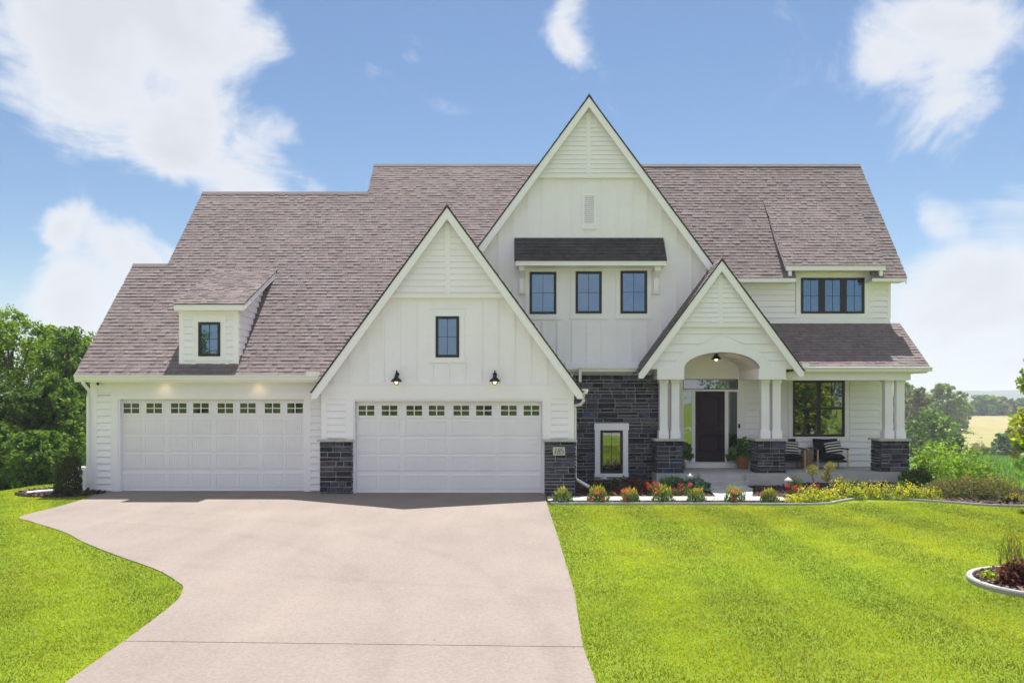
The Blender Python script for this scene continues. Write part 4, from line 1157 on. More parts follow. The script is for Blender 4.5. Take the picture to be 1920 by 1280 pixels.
bed_poly = [(0.86, 19.95)] + [(p[0], p[1] + .03) for p in edge_pts] + [(14.4, 22.0), (12.8, 25.0), (11.9, 25.6), (11.5, 25.3), (4.2, 25.2), (1.62, 25.2), (1.62, 22.1), (0.86, 22.1)]
tag(chips('mulch', bed_poly, 9000, .02, 5), label='dark bark mulch of the flower beds before the house')
left_bed = sample([(-10.75, 22.6), (-10.6, 22.1), (-10.95, 21.55), (-11.5, 21.35), (-12.3, 21.5), (-12.9, 22.2), (-12.6, 23.2), (-11.3, 23.4)], 4)
tag(chips('mulch', left_bed, 1800, .035, 6), label='dark mulch around the clipped evergreen at the garage corner')
walk = MB(); walk.prismz([(0.86, 20.28), (6.55, 20.28), (6.75, 20.55), (6.55, 21.12), (0.86, 21.12)], -.2, .06)
tag(walk.build('front_walk', M['concrete_curb']), kind='structure')
pad = MB(); pad.prismz([(X(1318, 23.7), 23.715), (X(1397, 23.7), 23.715), (X(1398, 23.7), 23.0), (5.95, 21.13), (5.05, 21.13), (5.2, 22.4)], -.2, .058)
tag(pad.build('front_walk', M['concrete']), kind='structure')
RC, RR = (7.22, 11.32), 1.02
ring = [(RC[0] + RR * math.cos(t), RC[1] + RR * 1.0 * math.sin(t)) for t in np.linspace(0, 2 * math.pi, 49)]
curb('bed_kerb', ring, .08, -.05, .07)
tag(chips('mulch', ring[:-1], 2600, .03, 8), label='dark mulch inside the round kerbed bed on the lawn')

# ---------------------------------------------------------------- grass blades
def lawn():
    rng = np.random.default_rng(21)
    n = 1900000
    y = 6.0 + (24.5 - 6.0) * rng.random(n) ** 1.0
    hw = .66 * y + 1.2
    x = rng.uniform(-1, 1, n) * hw
    keep = rng.random(n) < np.clip((8.5 / y) ** 1.1, .2, 1) * hw / 17
    x, y = x[keep], y[keep]
    p = np.stack([x, y], 1)
    pj = p + rng.normal(0, .022, p.shape)
    bad = inside(pj, np.array(poly_far)) | inside(pj, np.array(poly_near)) | inside(p, np.array(bed_poly)) | inside(p, np.array(left_bed))
    bad |= ((x - RC[0]) ** 2 + (y - RC[1]) ** 2 < (RR + .08) ** 2) | ((x > -11.3) & (x < 12) & (y > 22.2)) | ((x > .8) & (x < 14.4) & (y > 19.9) & (y > 20.3))
    p = p[~bad]; n = len(p); x, y = p[:, 0], p[:, 1]
    z = height(x, y)
    st = np.where(x > 0, np.cos(2 * np.pi * (x - 2.8) / 1.75), np.cos(2 * np.pi * (x * .8 + y * .5) / 1.9))
    st = np.tanh(st * 2.2)
    def vnoise(scale, seed):
        g = np.random.default_rng(seed).random((220, 220))
        u, v_ = (x + 30) / scale % 218, y / scale % 218
        i, j = u.astype(int), v_.astype(int); fu, fv = u - i, v_ - j; fu = fu * fu * (3 - 2 * fu); fv = fv * fv * (3 - 2 * fv)
        return (g[i, j] * (1 - fu) + g[i + 1, j] * fu) * (1 - fv) + (g[i, j + 1] * (1 - fu) + g[i + 1, j + 1] * fu) * fv - .5
    big, mid, small = vnoise(1.7, 1), vnoise(.55, 2), vnoise(.16, 3)
    patch = 1.1 * big + .9 * mid + .7 * small
    wd = (.0028 + .00038 * y) * rng.uniform(.7, 1.3, n); hh = rng.uniform(.014, .036, n)
    a = rng.uniform(0, 2 * np.pi, n)
    lean = np.stack([rng.normal(0, .018, n), rng.normal(0, .018, n) + st * .004], 1)
    base = np.stack([x, y, z - .004], 1)
    d = np.stack([np.cos(a) * wd, np.sin(a) * wd, np.zeros(n)], 1)
    tip = base + np.stack([lean[:, 0], lean[:, 1], hh], 1)
    V = np.stack([base - d, base + d, tip], 1).reshape(-1, 3).astype(np.float32)
    br = (1 - .15 * st + .30 * big + .26 * mid + .26 * small) * rng.uniform(.6, 1.4, n)
    dry = np.clip(rng.normal(.10, .22, n) + .55 * vnoise(1.1, 4) + .35 * vnoise(.3, 5) + .06 * st, 0, 1)
    hue = 1 + .28 * vnoise(2.3, 6) - .05 * st
    col = np.stack([br * hue * (1 + .5 * dry), br * (1 + .12 * dry), br * (1 + 3.0 * dry)], 1)
    T = np.concatenate([np.repeat(col, 3, 0), np.ones((3 * n, 1))], 1).astype(np.float32)
    me = bpy.data.meshes.new('lawn_grass')
    me.vertices.add(3 * n); me.vertices.foreach_set('co', V.ravel())
    me.loops.add(3 * n); me.loops.foreach_set('vertex_index', np.arange(3 * n, dtype=np.int32))
    me.polygons.add(n); me.polygons.foreach_set('loop_start', np.arange(0, 3 * n, 3, dtype=np.int32)); me.polygons.foreach_set('loop_total', np.full(n, 3, np.int32))
    me.update()
    at = me.color_attributes.new('tint', 'FLOAT_COLOR', 'POINT'); at.data.foreach_set('color', T.ravel())
    me.materials.append(leafmat('grass_blade', (.255, .325, .012), .42, spec=.2))
    tag(link('lawn_grass', me), label='mown green lawn grass either side of the driveway', kind='stuff')
    print('BLADES', n)
lawn()

# ---------------------------------------------------------------- foliage
def rand_unit(rng, n):
    v = rng.normal(0, 1, (n, 3)); return v / np.linalg.norm(v, axis=1, keepdims=True)
def leaf_mesh(name, P, size, tint, rng, up=.3, aspect=.5, upright=False, droop=0.0):
    """one rhombus leaf at every point of P; tint is (n, 3)"""
    n = len(P)
    s = size * rng.uniform(.6, 1.35, n)[:, None]
    if upright:
        u = rand_unit(rng, n) * .55; u[:, 2] = np.abs(u[:, 2]) + .8
    else:
        nrm = rand_unit(rng, n); nrm[:, 2] = np.abs(nrm[:, 2]) + up
        r = rand_unit(rng, n); u = np.cross(nrm, r); u[:, 2] -= droop
    u /= np.linalg.norm(u, axis=1, keepdims=True)
    w_ = np.cross(u, rand_unit(rng, n)); w_ /= np.linalg.norm(w_, axis=1, keepdims=True)
    V = np.stack([P - u * s * .5, P + w_ * s * aspect * .5 - u * s * .06, P + u * s * .5, P - w_ * s * aspect * .5 - u * s * .06], 1).reshape(-1, 3).astype(np.float32)
    T = np.concatenate([np.repeat(tint, 4, 0), np.ones((4 * n, 1))], 1).astype(np.float32)
    me = bpy.data.meshes.new(name)
    me.vertices.add(4 * n); me.vertices.foreach_set('co', V.ravel())
    me.loops.add(4 * n); me.loops.foreach_set('vertex_index', np.arange(4 * n, dtype=np.int32))
    me.polygons.add(n); me.polygons.foreach_set('loop_start', np.arange(0, 4 * n, 4, dtype=np.int32)); me.polygons.foreach_set('loop_total', np.full(n, 4, np.int32))
    me.update()
    at = me.color_attributes.new('tint', 'FLOAT_COLOR', 'POINT'); at.data.foreach_set('color', T.ravel())
    return me
PAL = np.array([1.75, 1.65, 1.25])
def palette(rng, n, cols, spread=.25):
    c = np.array(cols)[rng.integers(0, len(cols), n)] * PAL
    return c * rng.uniform(1 - spread, 1 + spread, (n, 1))
leafmat('leaf', (1, 1, 1), .38)
leafmat('leaf_gloss', (1, 1, 1), .22, .4, .45)
leafmat('petal', (1, 1, 1), .3)

def tree(name, label, loc, h, r, cols, seed, leaf=.13, lobes=14, clumps=26, per=26, base=.12, cat='tree', group=None, squash=1.0, trunk=.10, trunkmat='bark', taper=.55):
    rng = np.random.default_rng(seed)
    t = thing(name, loc, label, cat, group)
    # lobes spread through the crown volume
    L = []
    for i in range(lobes):
        f = (i + .5) / lobes; zc = h * (base + .10 + (1 - base - .2) * f)
        env = math.sin(math.pi * min(1, max(.08, (zc / h - base * .6) / (1.04 - base * .6))) ** .8) ** taper
        a = i * 2.4 + rng.uniform(-.5, .5); d = r * env * rng.uniform(.25, .72)
        L.append((d * math.cos(a), d * math.sin(a), zc, r * rng.uniform(.32, .5) * (.55 + .45 * env)))
    L.append((rng.uniform(-.1, .1) * r, rng.uniform(-.1, .1) * r, h * .9, r * .28))
    pts, tin = [], []
    for lx, ly, lz, lr in L:
        u = rand_unit(rng, clumps); u[:, 2] *= squash
        cc = np.array([lx, ly, lz]) + u * lr * rng.uniform(.55, 1.08, (clumps, 1))
        cr = lr * rng.uniform(.2, .36, (clumps, 1, 1))
        q = cc[:, None, :] + rand_unit(rng, clumps * per).reshape(clumps, per, 3) * cr * rng.random((clumps, per, 1)) ** .45
        pts.append(q.reshape(-1, 3))
        tin.append(np.repeat(palette(rng, clumps, cols, .12), per, 0))
    P = np.concatenate(pts); T = np.concatenate(tin)
    T = T * rng.uniform(.8, 1.25, (len(P), 1))
    P[:, 2] = np.minimum(np.maximum(P[:, 2], .05), h)
    me = leaf_mesh('crown', P, leaf, T, rng, aspect=.62); me.materials.append(M['leaf'])
    link('crown', me, t)
    mb = MB(); tr = h * .022 + .03
    mb.tube([(0, 0, -.4), (0, 0, h * .12), (rng.uniform(-.1, .1), rng.uniform(-.1, .1), h * .45), (0, 0, h * .85)], [tr * 1.35, tr, tr * .6, tr * .15], 8)
    for lx, ly, lz, lr in L:
        z0 = lz * rng.uniform(.35, .65)
        mb.tube([(0, 0, z0), (lx * .5, ly * .5, z0 + (lz - z0) * .6), (lx, ly, lz)], [tr * .4, tr * .26, tr * .08], 5)
    mb2 = mb; me2 = mb2.mesh('trunk'); me2.materials.append(M[trunkmat]); link('trunk', me2, t)
    return t
def shrub(name, label, loc, rx, ry, h, cols, seed, n=900, leaf=.06, cat='shrub', group=None, upright=False, top=None, flowers=None, aspect=.5, m='leaf', stem=True, lumpy=.25, core=.35, droop=0.0):
    """domed plant of single leaves; top: leaf colours near the crown; flowers: (positions, colours, size)"""
    rng = np.random.default_rng(seed)
    t = thing(name, loc, label, cat, group)
    u = rand_unit(rng, n); u[:, 2] = np.abs(u[:, 2])
    ph = rng.uniform(0, 6.28, 4)
    az = np.arctan2(u[:, 1], u[:, 0])
    lump = 1 + lumpy * (np.sin(az * 3 + ph[0]) * .5 + np.sin(az * 5 + ph[1] + u[:, 2] * 4) * .4 + np.sin(u[:, 2] * 7 + ph[2] + az * 2) * .35)
    rad = lump * (core + (1 - core) * rng.random(n) ** .5)
    P = u * rad[:, None] * np.array([rx, ry, h])
    P[:, 2] = np.maximum(P[:, 2], .02)
    T = palette(rng, n, cols)
    if top is not None:
        k = np.clip((P[:, 2] / h - .45) / .4, 0, 1)[:, None] * rng.uniform(.4, 1, (n, 1))
        T = T * (1 - k) + palette(rng, n, top) * k
    me = leaf_mesh('foliage', P, leaf, T, rng, upright=upright, aspect=aspect, droop=droop); me.materials.append(M[m]); link('foliage', me, t)
    if stem:
        mb = MB()
        for i in range(9):
            a = rng.uniform(0, 6.28); d = rng.uniform(.3, .75)
            mb.tube([(0.05 * rx * math.cos(a), .05 * ry * math.sin(a), -.05), (rx * d * .5 * math.cos(a), ry * d * .5 * math.sin(a), h * .45), (rx * d * math.cos(a), ry * d * math.sin(a), h * .82)], [.010, .007, .003], 5)
        me = mb.mesh('stems'); me.materials.append(M['bark']); link('stems', me, t)
    if flowers:
        spots, colr, fs = flowers
        fm = None
        for k, (fx, fy, fz) in enumerate(spots):
            if fm is None:
                mb = MB()
                for j in range(7):
                    a = j * 6.283 / 7; c, s = math.cos(a), math.sin(a); c2, s2 = math.cos(a + .45), math.sin(a + .45)
                    mb.add([(0, 0, 0), (fs * .7 * c, fs * .7 * s, fs * .28), (fs * (c + c2) * .55, fs * (s + s2) * .55, fs * .12), (fs * .7 * c2, fs * .7 * s2, fs * .28)], [(0, 1, 2, 3)], tuple(np.array(colr) * (1 if j % 2 else .75)))
                fm = mb.mesh('flower'); fm.materials.append(M['petal'])
            o = link('flower', fm, t); o.location = (fx, fy, fz); o.rotation_euler = (rng.uniform(.3, 1.2), rng.uniform(-.4, .4), rng.uniform(0, 6))
    return t
def on_ground(px, y):
    x = X(px, y); return (x, y, float(height(x, y)))

GREEN = [(.10, .19, .035), (.075, .15, .03), (.13, .23, .04), (.06, .115, .028)]
DEEP = [(.05, .10, .028), (.04, .08, .022), (.075, .13, .032)]
FRESH = [(.16, .27, .035), (.12, .22, .03), (.20, .30, .045), (.09, .17, .03)]
DUSTY = [(.11, .14, .06), (.09, .12, .05), (.14, .16, .08)]
YELLOW = [(.50, .47, .03), (.42, .43, .03), (.58, .50, .04), (.28, .34, .03)]
PURPLE = [(.07, .022, .036), (.09, .03, .038), (.05, .022, .03), (.12, .045, .045)]

# trees at the left of the garage
LT = [(-70, 34, 580, 2.4, 'leafy tree filling the far left edge of the picture', GREEN),
      (22, 33, 574, 1.75, 'tallest leafy tree left of the garage, at the picture edge', FRESH),
      (84, 35, 600, 1.6, 'bright green tree in the middle of the grove left of the garage', FRESH),
      (128, 32.5, 606, 1.35, 'green tree nearest the garage roof edge in the left grove', GREEN),
      (160, 37, 624, 1.6, 'green tree half hidden behind the garage roof corner', FRESH),
      (205, 40, 650, 1.7, 'tree behind the left garage wall, mostly hidden by the house', GREEN),
      (45, 30, 735, 1.3, 'lower dark green tree at the front of the left grove', DEEP),
      (108, 30.5, 700, 1.2, 'small dense green tree beside the garage downspout', GREEN),
      (0, 29, 800, 1.3, 'low bushy tree at the bottom of the left grove', GREEN),
      (78, 28, 815, 1.1, 'low leafy sapling before the left grove, above the lawn edge', GREEN),
      (-40, 30, 700, 1.5, 'mid-height green tree beyond the left picture edge', DEEP)]
for i, (px, y, top, r, lab, cols) in enumerate(LT):
    x, yy_, z = on_ground(px, y)
    tree('leafy_tree', lab, (x, yy_, z), Z(top - 6, y) - z, r * 1.05, [tuple(q * .78 for q in c) for c in cols], 100 + i, leaf=.12, lobes=24, clumps=26, per=26, base=.0, group='trees of the grove left of the garage', taper=.42)

# trees behind the viewer, mirrored in the lower windows
for i, (x, y, h, r) in enumerate([(-26, -56, 9.5, 4.4), (-14, -60, 10.5, 5), (-3, -57, 9, 4.2), (8, -60, 10, 4.8), (18, -56, 9.5, 4.4), (29, -60, 10.5, 5), (-38, -58, 10, 5), (41, -57, 10, 5)]):
    tree('roadside_tree', ["broad tree across the street, straight behind the viewer's left", 'tall tree across the street, facing the stone pier', 'small tree across the street, facing the right garage door', 'tall broad tree across the street, facing the low window', 'tree across the street, mirrored in the front door sidelights', 'tall tree across the street, mirrored in the porch window', 'tree across the street, facing the left garage door', 'tree across the street, facing the far right bed'][i], (x, y, 0), h, r, GREEN, 140 + i, leaf=.42, lobes=12, clumps=16, per=14, base=.08, group='trees across the street')

# far trees on the right
FT = [(1722, 150, 722, 2.9, DUSTY, 'greyish thin tree seen just right of the last porch column'),
      (1700, 165, 716, 4.2, GREEN, 'tall tree showing between the two right porch columns'),
      (1768, 190, 719, 5.4, [(.13, .20, .06), (.10, .16, .05)], 'broad pale green tree topping the treeline right of the porch'),
      (1786, 205, 752, 4.4, DEEP, 'dark rounded tree below the broad pale tree'),
      (1752, 96, 768, 2.9, GREEN, 'dark green round tree right behind the porch shrubs'),
      (1725, 100, 800, 2.2, DEEP, 'low dark tree beside the porch corner, left of the round tree'),
      (1788, 98, 806, 1.4, GREEN, 'small tree leaning out at the right of the round tree'),
      (1806, 300, 757, 4.0, DEEP, 'small dark tree at the left end of the field-edge treeline'),
      (1828, 310, 762, 4.2, DUSTY, 'low tree left of the tall pair on the field edge'),
      (1848, 305, 742, 5.6, GREEN, 'tallest tree on the far edge of the hay field'),
      (1872, 308, 745, 5.2, DUSTY, 'tree right of the tallest on the far field edge'),
      (1893, 312, 757, 4.8, GREEN, 'low tree on the far field edge above the maple'),
      (1920, 306, 748, 5.6, DEEP, 'far tree at the right picture edge behind the maple'),
      (1885, 112, 812, 2.1, [(.10, .17, .07), (.08, .14, .06)], 'soft round willow standing at the corn field edge'),
      (1922, 135, 800, 3.0, DUSTY, 'hazy tree behind the willow at the right edge'),
      (1846, 118, 838, 1.15, GREEN, 'small bush below the hay bale'),
      (1828, 114, 845, 1.0, GREEN, 'little scrub bush left of the hay bale bush'),
      (1862, 116, 850, .8, DUSTY, 'low scrub between hay bale and willow')]
for i, (px, y, top, r, cols, lab) in enumerate(FT):
    x, yy_, z = on_ground(px, y)
    h = max(1.2, Z(top, y) - z)
    tree('field_tree', lab, (x, yy_, z - .1), h, r, cols, 170 + i, leaf=.0042 * y if y > 120 else .36, lobes=13, clumps=18, per=16, base=.02, group='trees beyond the fields', taper=.45)
hb = thing('hay_bale', (*on_ground(1835, 133)[:2], on_ground(1835, 133)[2]), 'round straw bale lying in the mown hay field', 'hay bale', rz=.5)
mb = MB(); k = 22
prof = [(.0, -.62), (.70, -.62), (.76, -.55), (.78, 0), (.76, .55), (.70, .62), (0, .62)]
v, f = [], []
for rr_, xx_ in prof:
    v += [(xx_, rr_ * math.cos(6.2832 * j / k), .76 + rr_ * math.sin(6.2832 * j / k)) for j in range(k)]
for i in range(len(prof) - 1):
    for j in range(k): f.append((i * k + j, i * k + (j + 1) % k, (i + 1) * k + (j + 1) % k, (i + 1) * k + j))
mb.add(v, f); me = mb.mesh('straw_roll'); me.materials.append(M['straw']); link('straw_roll', me, hb)
mb = MB()
for xx_ in (-.35, 0, .35): mb.tube([(xx_, .79 * math.cos(6.2832 * j / k), .76 + .79 * math.sin(6.2832 * j / k)) for j in range(k + 1)], .012, 4)
me = mb.mesh('twine'); me.materials.append(M['mulch']); link('twine', me, hb)

# young corn on the slope beyond the shrubs
def corn():
    rng = np.random.default_rng(31)
    y = np.concatenate([np.arange(33, 112, .76)]); P = []
    for yy_ in y:
        n = int((2080 - 1740) * yy_ / F / .28)
        x = X(1740, yy_) + np.arange(n) * .28 + rng.normal(0, .04, n)
        P.append(np.stack([x, np.full(n, yy_) + rng.normal(0, .05, n), height(x, np.full(n, yy_)) + .3], 1))
    P = np.concatenate(P); P = np.repeat(P, 3, 0) + rng.normal(0, .09, (len(P) * 3, 3))
    me = leaf_mesh('corn_field', P, .55, palette(rng, len(P), [(.10, .22, .05), (.13, .26, .06), (.08, .17, .045)]), rng, upright=True, aspect=.2)
    me.materials.append(M['leaf']); tag(link('corn_field', me), label='young green corn on the slope right of the house', kind='stuff')
corn()

# maple at the right edge
rng = np.random.default_rng(41)
mp_loc = (12.12, 18.6, 0.0)
tree('maple_tree', 'young maple with yellow-green and reddish leaf tips at the right picture edge', mp_loc, 3.75, 1.35, [(.17, .25, .03), (.12, .20, .03), (.24, .28, .035), (.17, .17, .035), (.09, .16, .03)], 43, leaf=.13, lobes=22, clumps=24, per=18, base=.22, taper=.6)

# shrubs beside the porch
for i, (px, y, top, w, cols, lab) in enumerate([(1742, 25.6, 832, .85, FRESH, 'big leafy green shrub at the right end of the porch'),
        (1795, 26.2, 828, .85, FRESH, 'tall fresh-green shrub right of the big porch shrub'),
        (1832, 26.6, 858, .7, GREEN, 'smaller green shrub falling away behind the reddish spireas'),
        (1722, 24.2, 880, .45, DEEP, 'dark low shrub tucked against the porch slab end')]):
    x, y_, z = on_ground(px, y)
    shrub('green_shrub', lab, (x, y_, z), w, w * .9, Z(top, y) - z, cols, 200 + i, n=2600, leaf=.105, group='green shrubs at the porch end', lumpy=.35)
for i, (px, y, top, w, lab) in enumerate([(1775, 21.5, 897, .62, 'reddish-green spirea nearest the yellow ground cover'), (1825, 21.3, 890, .66, 'middle reddish-green spirea of the right bed'), (1876, 20.9, 892, .62, 'rightmost reddish-green spirea at the bed end')]):
    x, y_, z = on_ground(px, y)
    shrub('spirea', lab, (x, y_, z), w, .6, Z(top, y) - z, [(.07, .10, .035), (.10, .13, .05), (.055, .08, .03), (.13, .10, .06)], 210 + i, n=3000, leaf=.05, top=[(.20, .11, .07), (.12, .14, .05), (.10, .13, .04)], group='reddish spireas of the right bed', lumpy=.25)
YL = [(1492, 20.25, 930, .36, 'lowest yellow cushion at the left front of the ground cover'), (1528, 20.2, 926, .38, 'yellow cushion bulging over the kerb bend'), (1553, 20.7, 918, .33, 'yellow plant behind the kerb bend cushion'),
      (1520, 21.1, 914, .34, 'yellow mound behind the red flowers'), (1578, 21.3, 902, .36, 'tall yellow mound under the double-ball topiary'), (1606, 20.95, 911, .30, 'yellow mound right of the tall one'), (1632, 21.1, 908, .32, 'yellow plant in the middle of the ground cover row'),
      (1660, 21.0, 908, .32, 'yellow mound below the porch slab joint'), (1689, 20.95, 910, .32, 'yellow mound below the right stone pillar'), (1716, 20.9, 913, .32, 'yellow mound under the porch slab corner'), (1744, 20.75, 916, .33, 'last yellow mound next to the reddish spirea')]
for i, (px, y, top, w, lab) in enumerate(YL):
    x, y_, z = on_ground(px, y)
    shrub('yellow_spirea', lab, (x, y_, .03), w * .88, .28, Z(top, y), [(.14, .22, .03), (.2, .26, .03), (.09, .15, .025)] + ([YELLOW[3]] if i % 2 else YELLOW[:2]), 220 + i, top=YELLOW, n=[900, 700, 560][i % 3], leaf=[.045, .055, .04][(i * 2) % 3], group='yellow ground-cover mounds', aspect=.6, lumpy=.5, core=.2)
shrub('yellow_spirea', 'small yellow tuft at the far right end of the bed', (*on_ground(1903, 20.6)[:2], 0.0), .22, .2, .2, YELLOW, 233, n=260, leaf=.045, group='yellow ground-cover mounds')
# boxwoods, topiaries
for i, (px, y, top, w, lab) in enumerate([(1492, 22.3, 894, .22, 'dark green boxwood ball left of the single-ball topiary'), (1577, 22.3, 892, .25, 'yellow-green boxwood ball right of the double-ball topiary'), (1603, 22.6, 898, .24, 'green boxwood ball under the porch slab joint'), (1690, 23.4, 903, .22, 'low dark juniper under the right stone pillar')]):
    x, y_, z = on_ground(px, y)
    shrub('boxwood', lab, (x, y_, .03), w, w, Z(top, y), DEEP if i != 1 else [(.16, .17, .03), (.12, .14, .03)], 240 + i, n=800, leaf=.035, group='boxwood balls of the right bed', lumpy=.08, core=.5)
def topiary(label, px, y, balls, seed):
    x, y_, z = on_ground(px, y); rng = np.random.default_rng(seed)
    t = thing('topiary', (x, y_, .02), label, 'topiary', 'topiaries before the porch')
    mb = MB(); pts = [(.03, 0, -.05)]
    for bx, bz, r in balls[::-1]: pts.append((bx, 0, bz))
    mb.tube(pts, .014, 6); me = mb.mesh('stem'); me.materials.append(M['bark']); link('stem', me, t)
    for bx, bz, r in balls:
        n = 520; u = rand_unit(rng, n); P = np.array([bx, 0, bz]) + u * r * rng.uniform(.6, 1.08, (n, 1))
        me = leaf_mesh('foliage_ball', P, .038, palette(rng, n, [(.17, .17, .035), (.12, .13, .03), (.22, .20, .05)]), rng); me.materials.append(M['leaf']); link('foliage_ball', me, t)
yt = 22.4
topiary('topiary with one clipped ball on a thin stem', 1525, yt, [(X(1523, yt) - X(1525, yt), Z(883, yt), .155)], 251)
topiary('topiary with two clipped balls one above the other', 1552, yt, [(X(1556, yt) - X(1552, yt), Z(877, yt), .145), (X(1549, yt) - X(1552, yt), Z(894, yt), .135)], 252)
# red flowers in the right bed
rngf = random.Random(5)
for i, (px, y, top, w, nf, lab) in enumerate([(1488, 21.5, 912, .20, 16, 'cluster of red flowers beside the sunlit path light'), (1528, 21.9, 908, .1, 6, 'small red flowers behind the yellow mounds'), (1283, 21.9, 908, .16, 8, 'pink flowers before the hostas'), (1228, 21.7, 904, .2, 12, 'red and coral flowers between coral bells and grass tuft'), (1268, 21.6, 918, .14, 7, 'crimson flowers before the grass tuft'), (1150, 21.5, 925, .12, 5, 'few orange flowers before the dark shrubs')]):
    x, y_, z = on_ground(px, y); h = Z(top, y)
    sp = [(rngf.uniform(-w, w), rngf.uniform(-.12, .05), h * rngf.uniform(.6, 1.05)) for _ in range(nf)]
    shrub('flower_clump', lab, (x, y_, .02), w, .15, h, DEEP, 260 + i, n=260, leaf=.05, flowers=(sp, [(.75, .03, .06), (.75, .03, .06), (.8, .08, .25), (.85, .12, .08), (.6, .03, .14), (.85, .2, .05)][i], .055), group='flowers in the front beds', cat='flowers', stem=False)
# lily plants along the walk
LY = [(1054, 0, 'yellow-green lily plant next to the driveway, first in the row'), (1121, 4, 'second lily plant from the driveway, with the most red blooms'), (1181, 3, 'third lily plant from the driveway, red blooms on its left'), (1243, 1, 'fourth lily plant from the driveway, one red bloom'),
      (1305, 0, 'fifth lily plant from the driveway, without blooms'), (1378, 3, 'lily plant before the concrete path to the steps'), (1442, 1, 'last lily plant of the row, nearest the yellow mounds')]
for i, (px, nf, lab) in enumerate(LY):
    y = 20.12; x = X(px, y)
    sp = [[], [(-.15, -.14, .10), (.02, -.16, .28), (.10, -.18, .08), (-.05, -.2, .24)], [(-.17, -.1, .27), (-.06, -.15, .30), (-.14, -.15, .1)], [(-.2, -.08, .26)], [], [(-.1, -.14, .27), (-.06, -.18, .1), (.0, -.16, .25)], [(-.2, -.08, .2)]][i]
    sz = [1.0, 1.1, .95, 1.12, .98, 1.08, .9][i]
    shrub('lily_plant', lab, (x, y, .03), .25 * sz, .2, .37 * sz, [(.05, .10, .03), (.09, .15, .06), (.16, .21, .12), (.04, .08, .02)], 270 + i, n=520, leaf=.10, aspect=.22, upright=True, top=[(.42, .42, .05), (.48, .36, .06), (.32, .40, .05)],
          flowers=(sp, (.8, .035, .012), .075) if sp else None, group='lily plants in a row along the walk', stem=True, m='leaf_gloss', lumpy=.12)
# heucheras, hostas and other bed plants
for i, (px, y, top, w, cols, lab) in enumerate([(1094, 22.5, 915, .30, PURPLE, 'dark purple coral bells nearest the house number pier'), (1122, 23.2, 905, .34, [(.06, .07, .035), (.05, .05, .03)], 'olive dark plant left of the low stone-wall window'),
        (1158, 22.6, 898, .40, [(.05, .065, .03), (.06, .03, .03), (.035, .05, .022)], 'dark leafy shrub right below the low window'), (1192, 22.7, 899, .38, PURPLE + [(.06, .07, .04)], 'purple-brown coral bells right of the low window'), (1218, 22.3, 906, .34, PURPLE, 'purple coral bells beside the porch slab'),
        (1170, 22.0, 922, .3, PURPLE, 'low purple coral bells behind the third lily')]):
    x, y_, z = on_ground(px, y)
    shrub('coral_bells', lab, (x, y_, .02), w, w * .8, Z(top, y), cols, 290 + i, n=620, leaf=.085, aspect=.8, group='dark bed plants before the stone wall', lumpy=.3)
for i, (px, y, top, w, lab) in enumerate([(1303, 22.6, 897, .42, 'blue-green hosta before the entrance steps'), (1268, 23.0, 897, .30, 'blue-green hosta against the porch slab')]):
    x, y_, z = on_ground(px, y)
    shrub('hosta', lab, (x, y_, .02), w, w * .9, Z(top, y), [(.06, .13, .08), (.08, .16, .10), (.045, .10, .06)], 300 + i, n=260, leaf=.2, aspect=.45, group='hostas by the steps', m='leaf_gloss', droop=.5, lumpy=.15)
x, y_, z = on_ground(1248, 22.6)
shrub('grass_tuft', 'spiky blue-green grass tuft before the porch slab', (x, y_, .02), .26, .2, .36, [(.06, .15, .07), (.05, .12, .06)], 305, n=420, leaf=.2, aspect=.08, upright=True, cat='ornamental grass', stem=False)
# clipped evergreen at the garage corner
x, y_, z = on_ground(128, 21.95)
shrub('evergreen_shrub', 'dark clipped evergreen in mulch at the left garage corner', (x, y_, -.02), .36, .36, 1.08, [(.022, .045, .016), (.03, .06, .018), (.018, .03, .012), (.05, .05, .02)], 310, n=3800, leaf=.07, upright=True, aspect=.35, lumpy=.12, core=.5)
# round bed plants
shrub('coral_bells', 'deep purple coral bells in the round lawn bed', (6.66, 11.32, .03), .22, .2, .30, PURPLE, 320, n=520, leaf=.07, aspect=.8)
shrub('small_spirea', 'small lime-green shrub in the round lawn bed', (6.52, 11.62, .03), .13, .12, .13, [(.25, .32, .03), (.18, .25, .03)], 321, n=200, leaf=.05)
shrub('feather_grass', 'thin reddish feathery grass behind the coral bells', (6.9, 11.75, .03), .24, .2, .6, [(.10, .13, .04), (.16, .09, .06), (.08, .12, .03)], 322, n=240, leaf=.28, aspect=.035, upright=True, cat='ornamental grass', stem=False)

# ---------------------------------------------------------------- things on and around the house
def path_light(label, px, y, py_top, m):
    x = X(px, y); zt = Z(py_top, y)
    t = thing('path_light', (x, y, 0), label, 'path light', 'path lights in the beds')
    mb = MB(); mb.tube([(0, 0, 0), (0, 0, zt - .06)], .012, 8); me = mb.mesh('post'); me.materials.append(M['black_metal']); link('post', me, t)
    mb = MB(); mb.lathe([(.11, -.085), (.112, -.08), (.07, -.035), (.02, 0), (.004, .008)], 18, (0, 0, zt)); me = mb.mesh('shade'); me.materials.append(M[m]); me.polygons.foreach_set('use_smooth', [True] * len(me.polygons)); link('shade', me, t)
path_light('grey mushroom path light below the low stone-wall window', 1132, 22.3, 891, 'lamp_cone')
path_light('grey mushroom path light among the hostas', 1294, 22.2, 888, 'lamp_cone')
path_light('sunlit pale mushroom path light left of the topiaries', 1478, 21.6, 895, 'lamp_cone_sunlit')
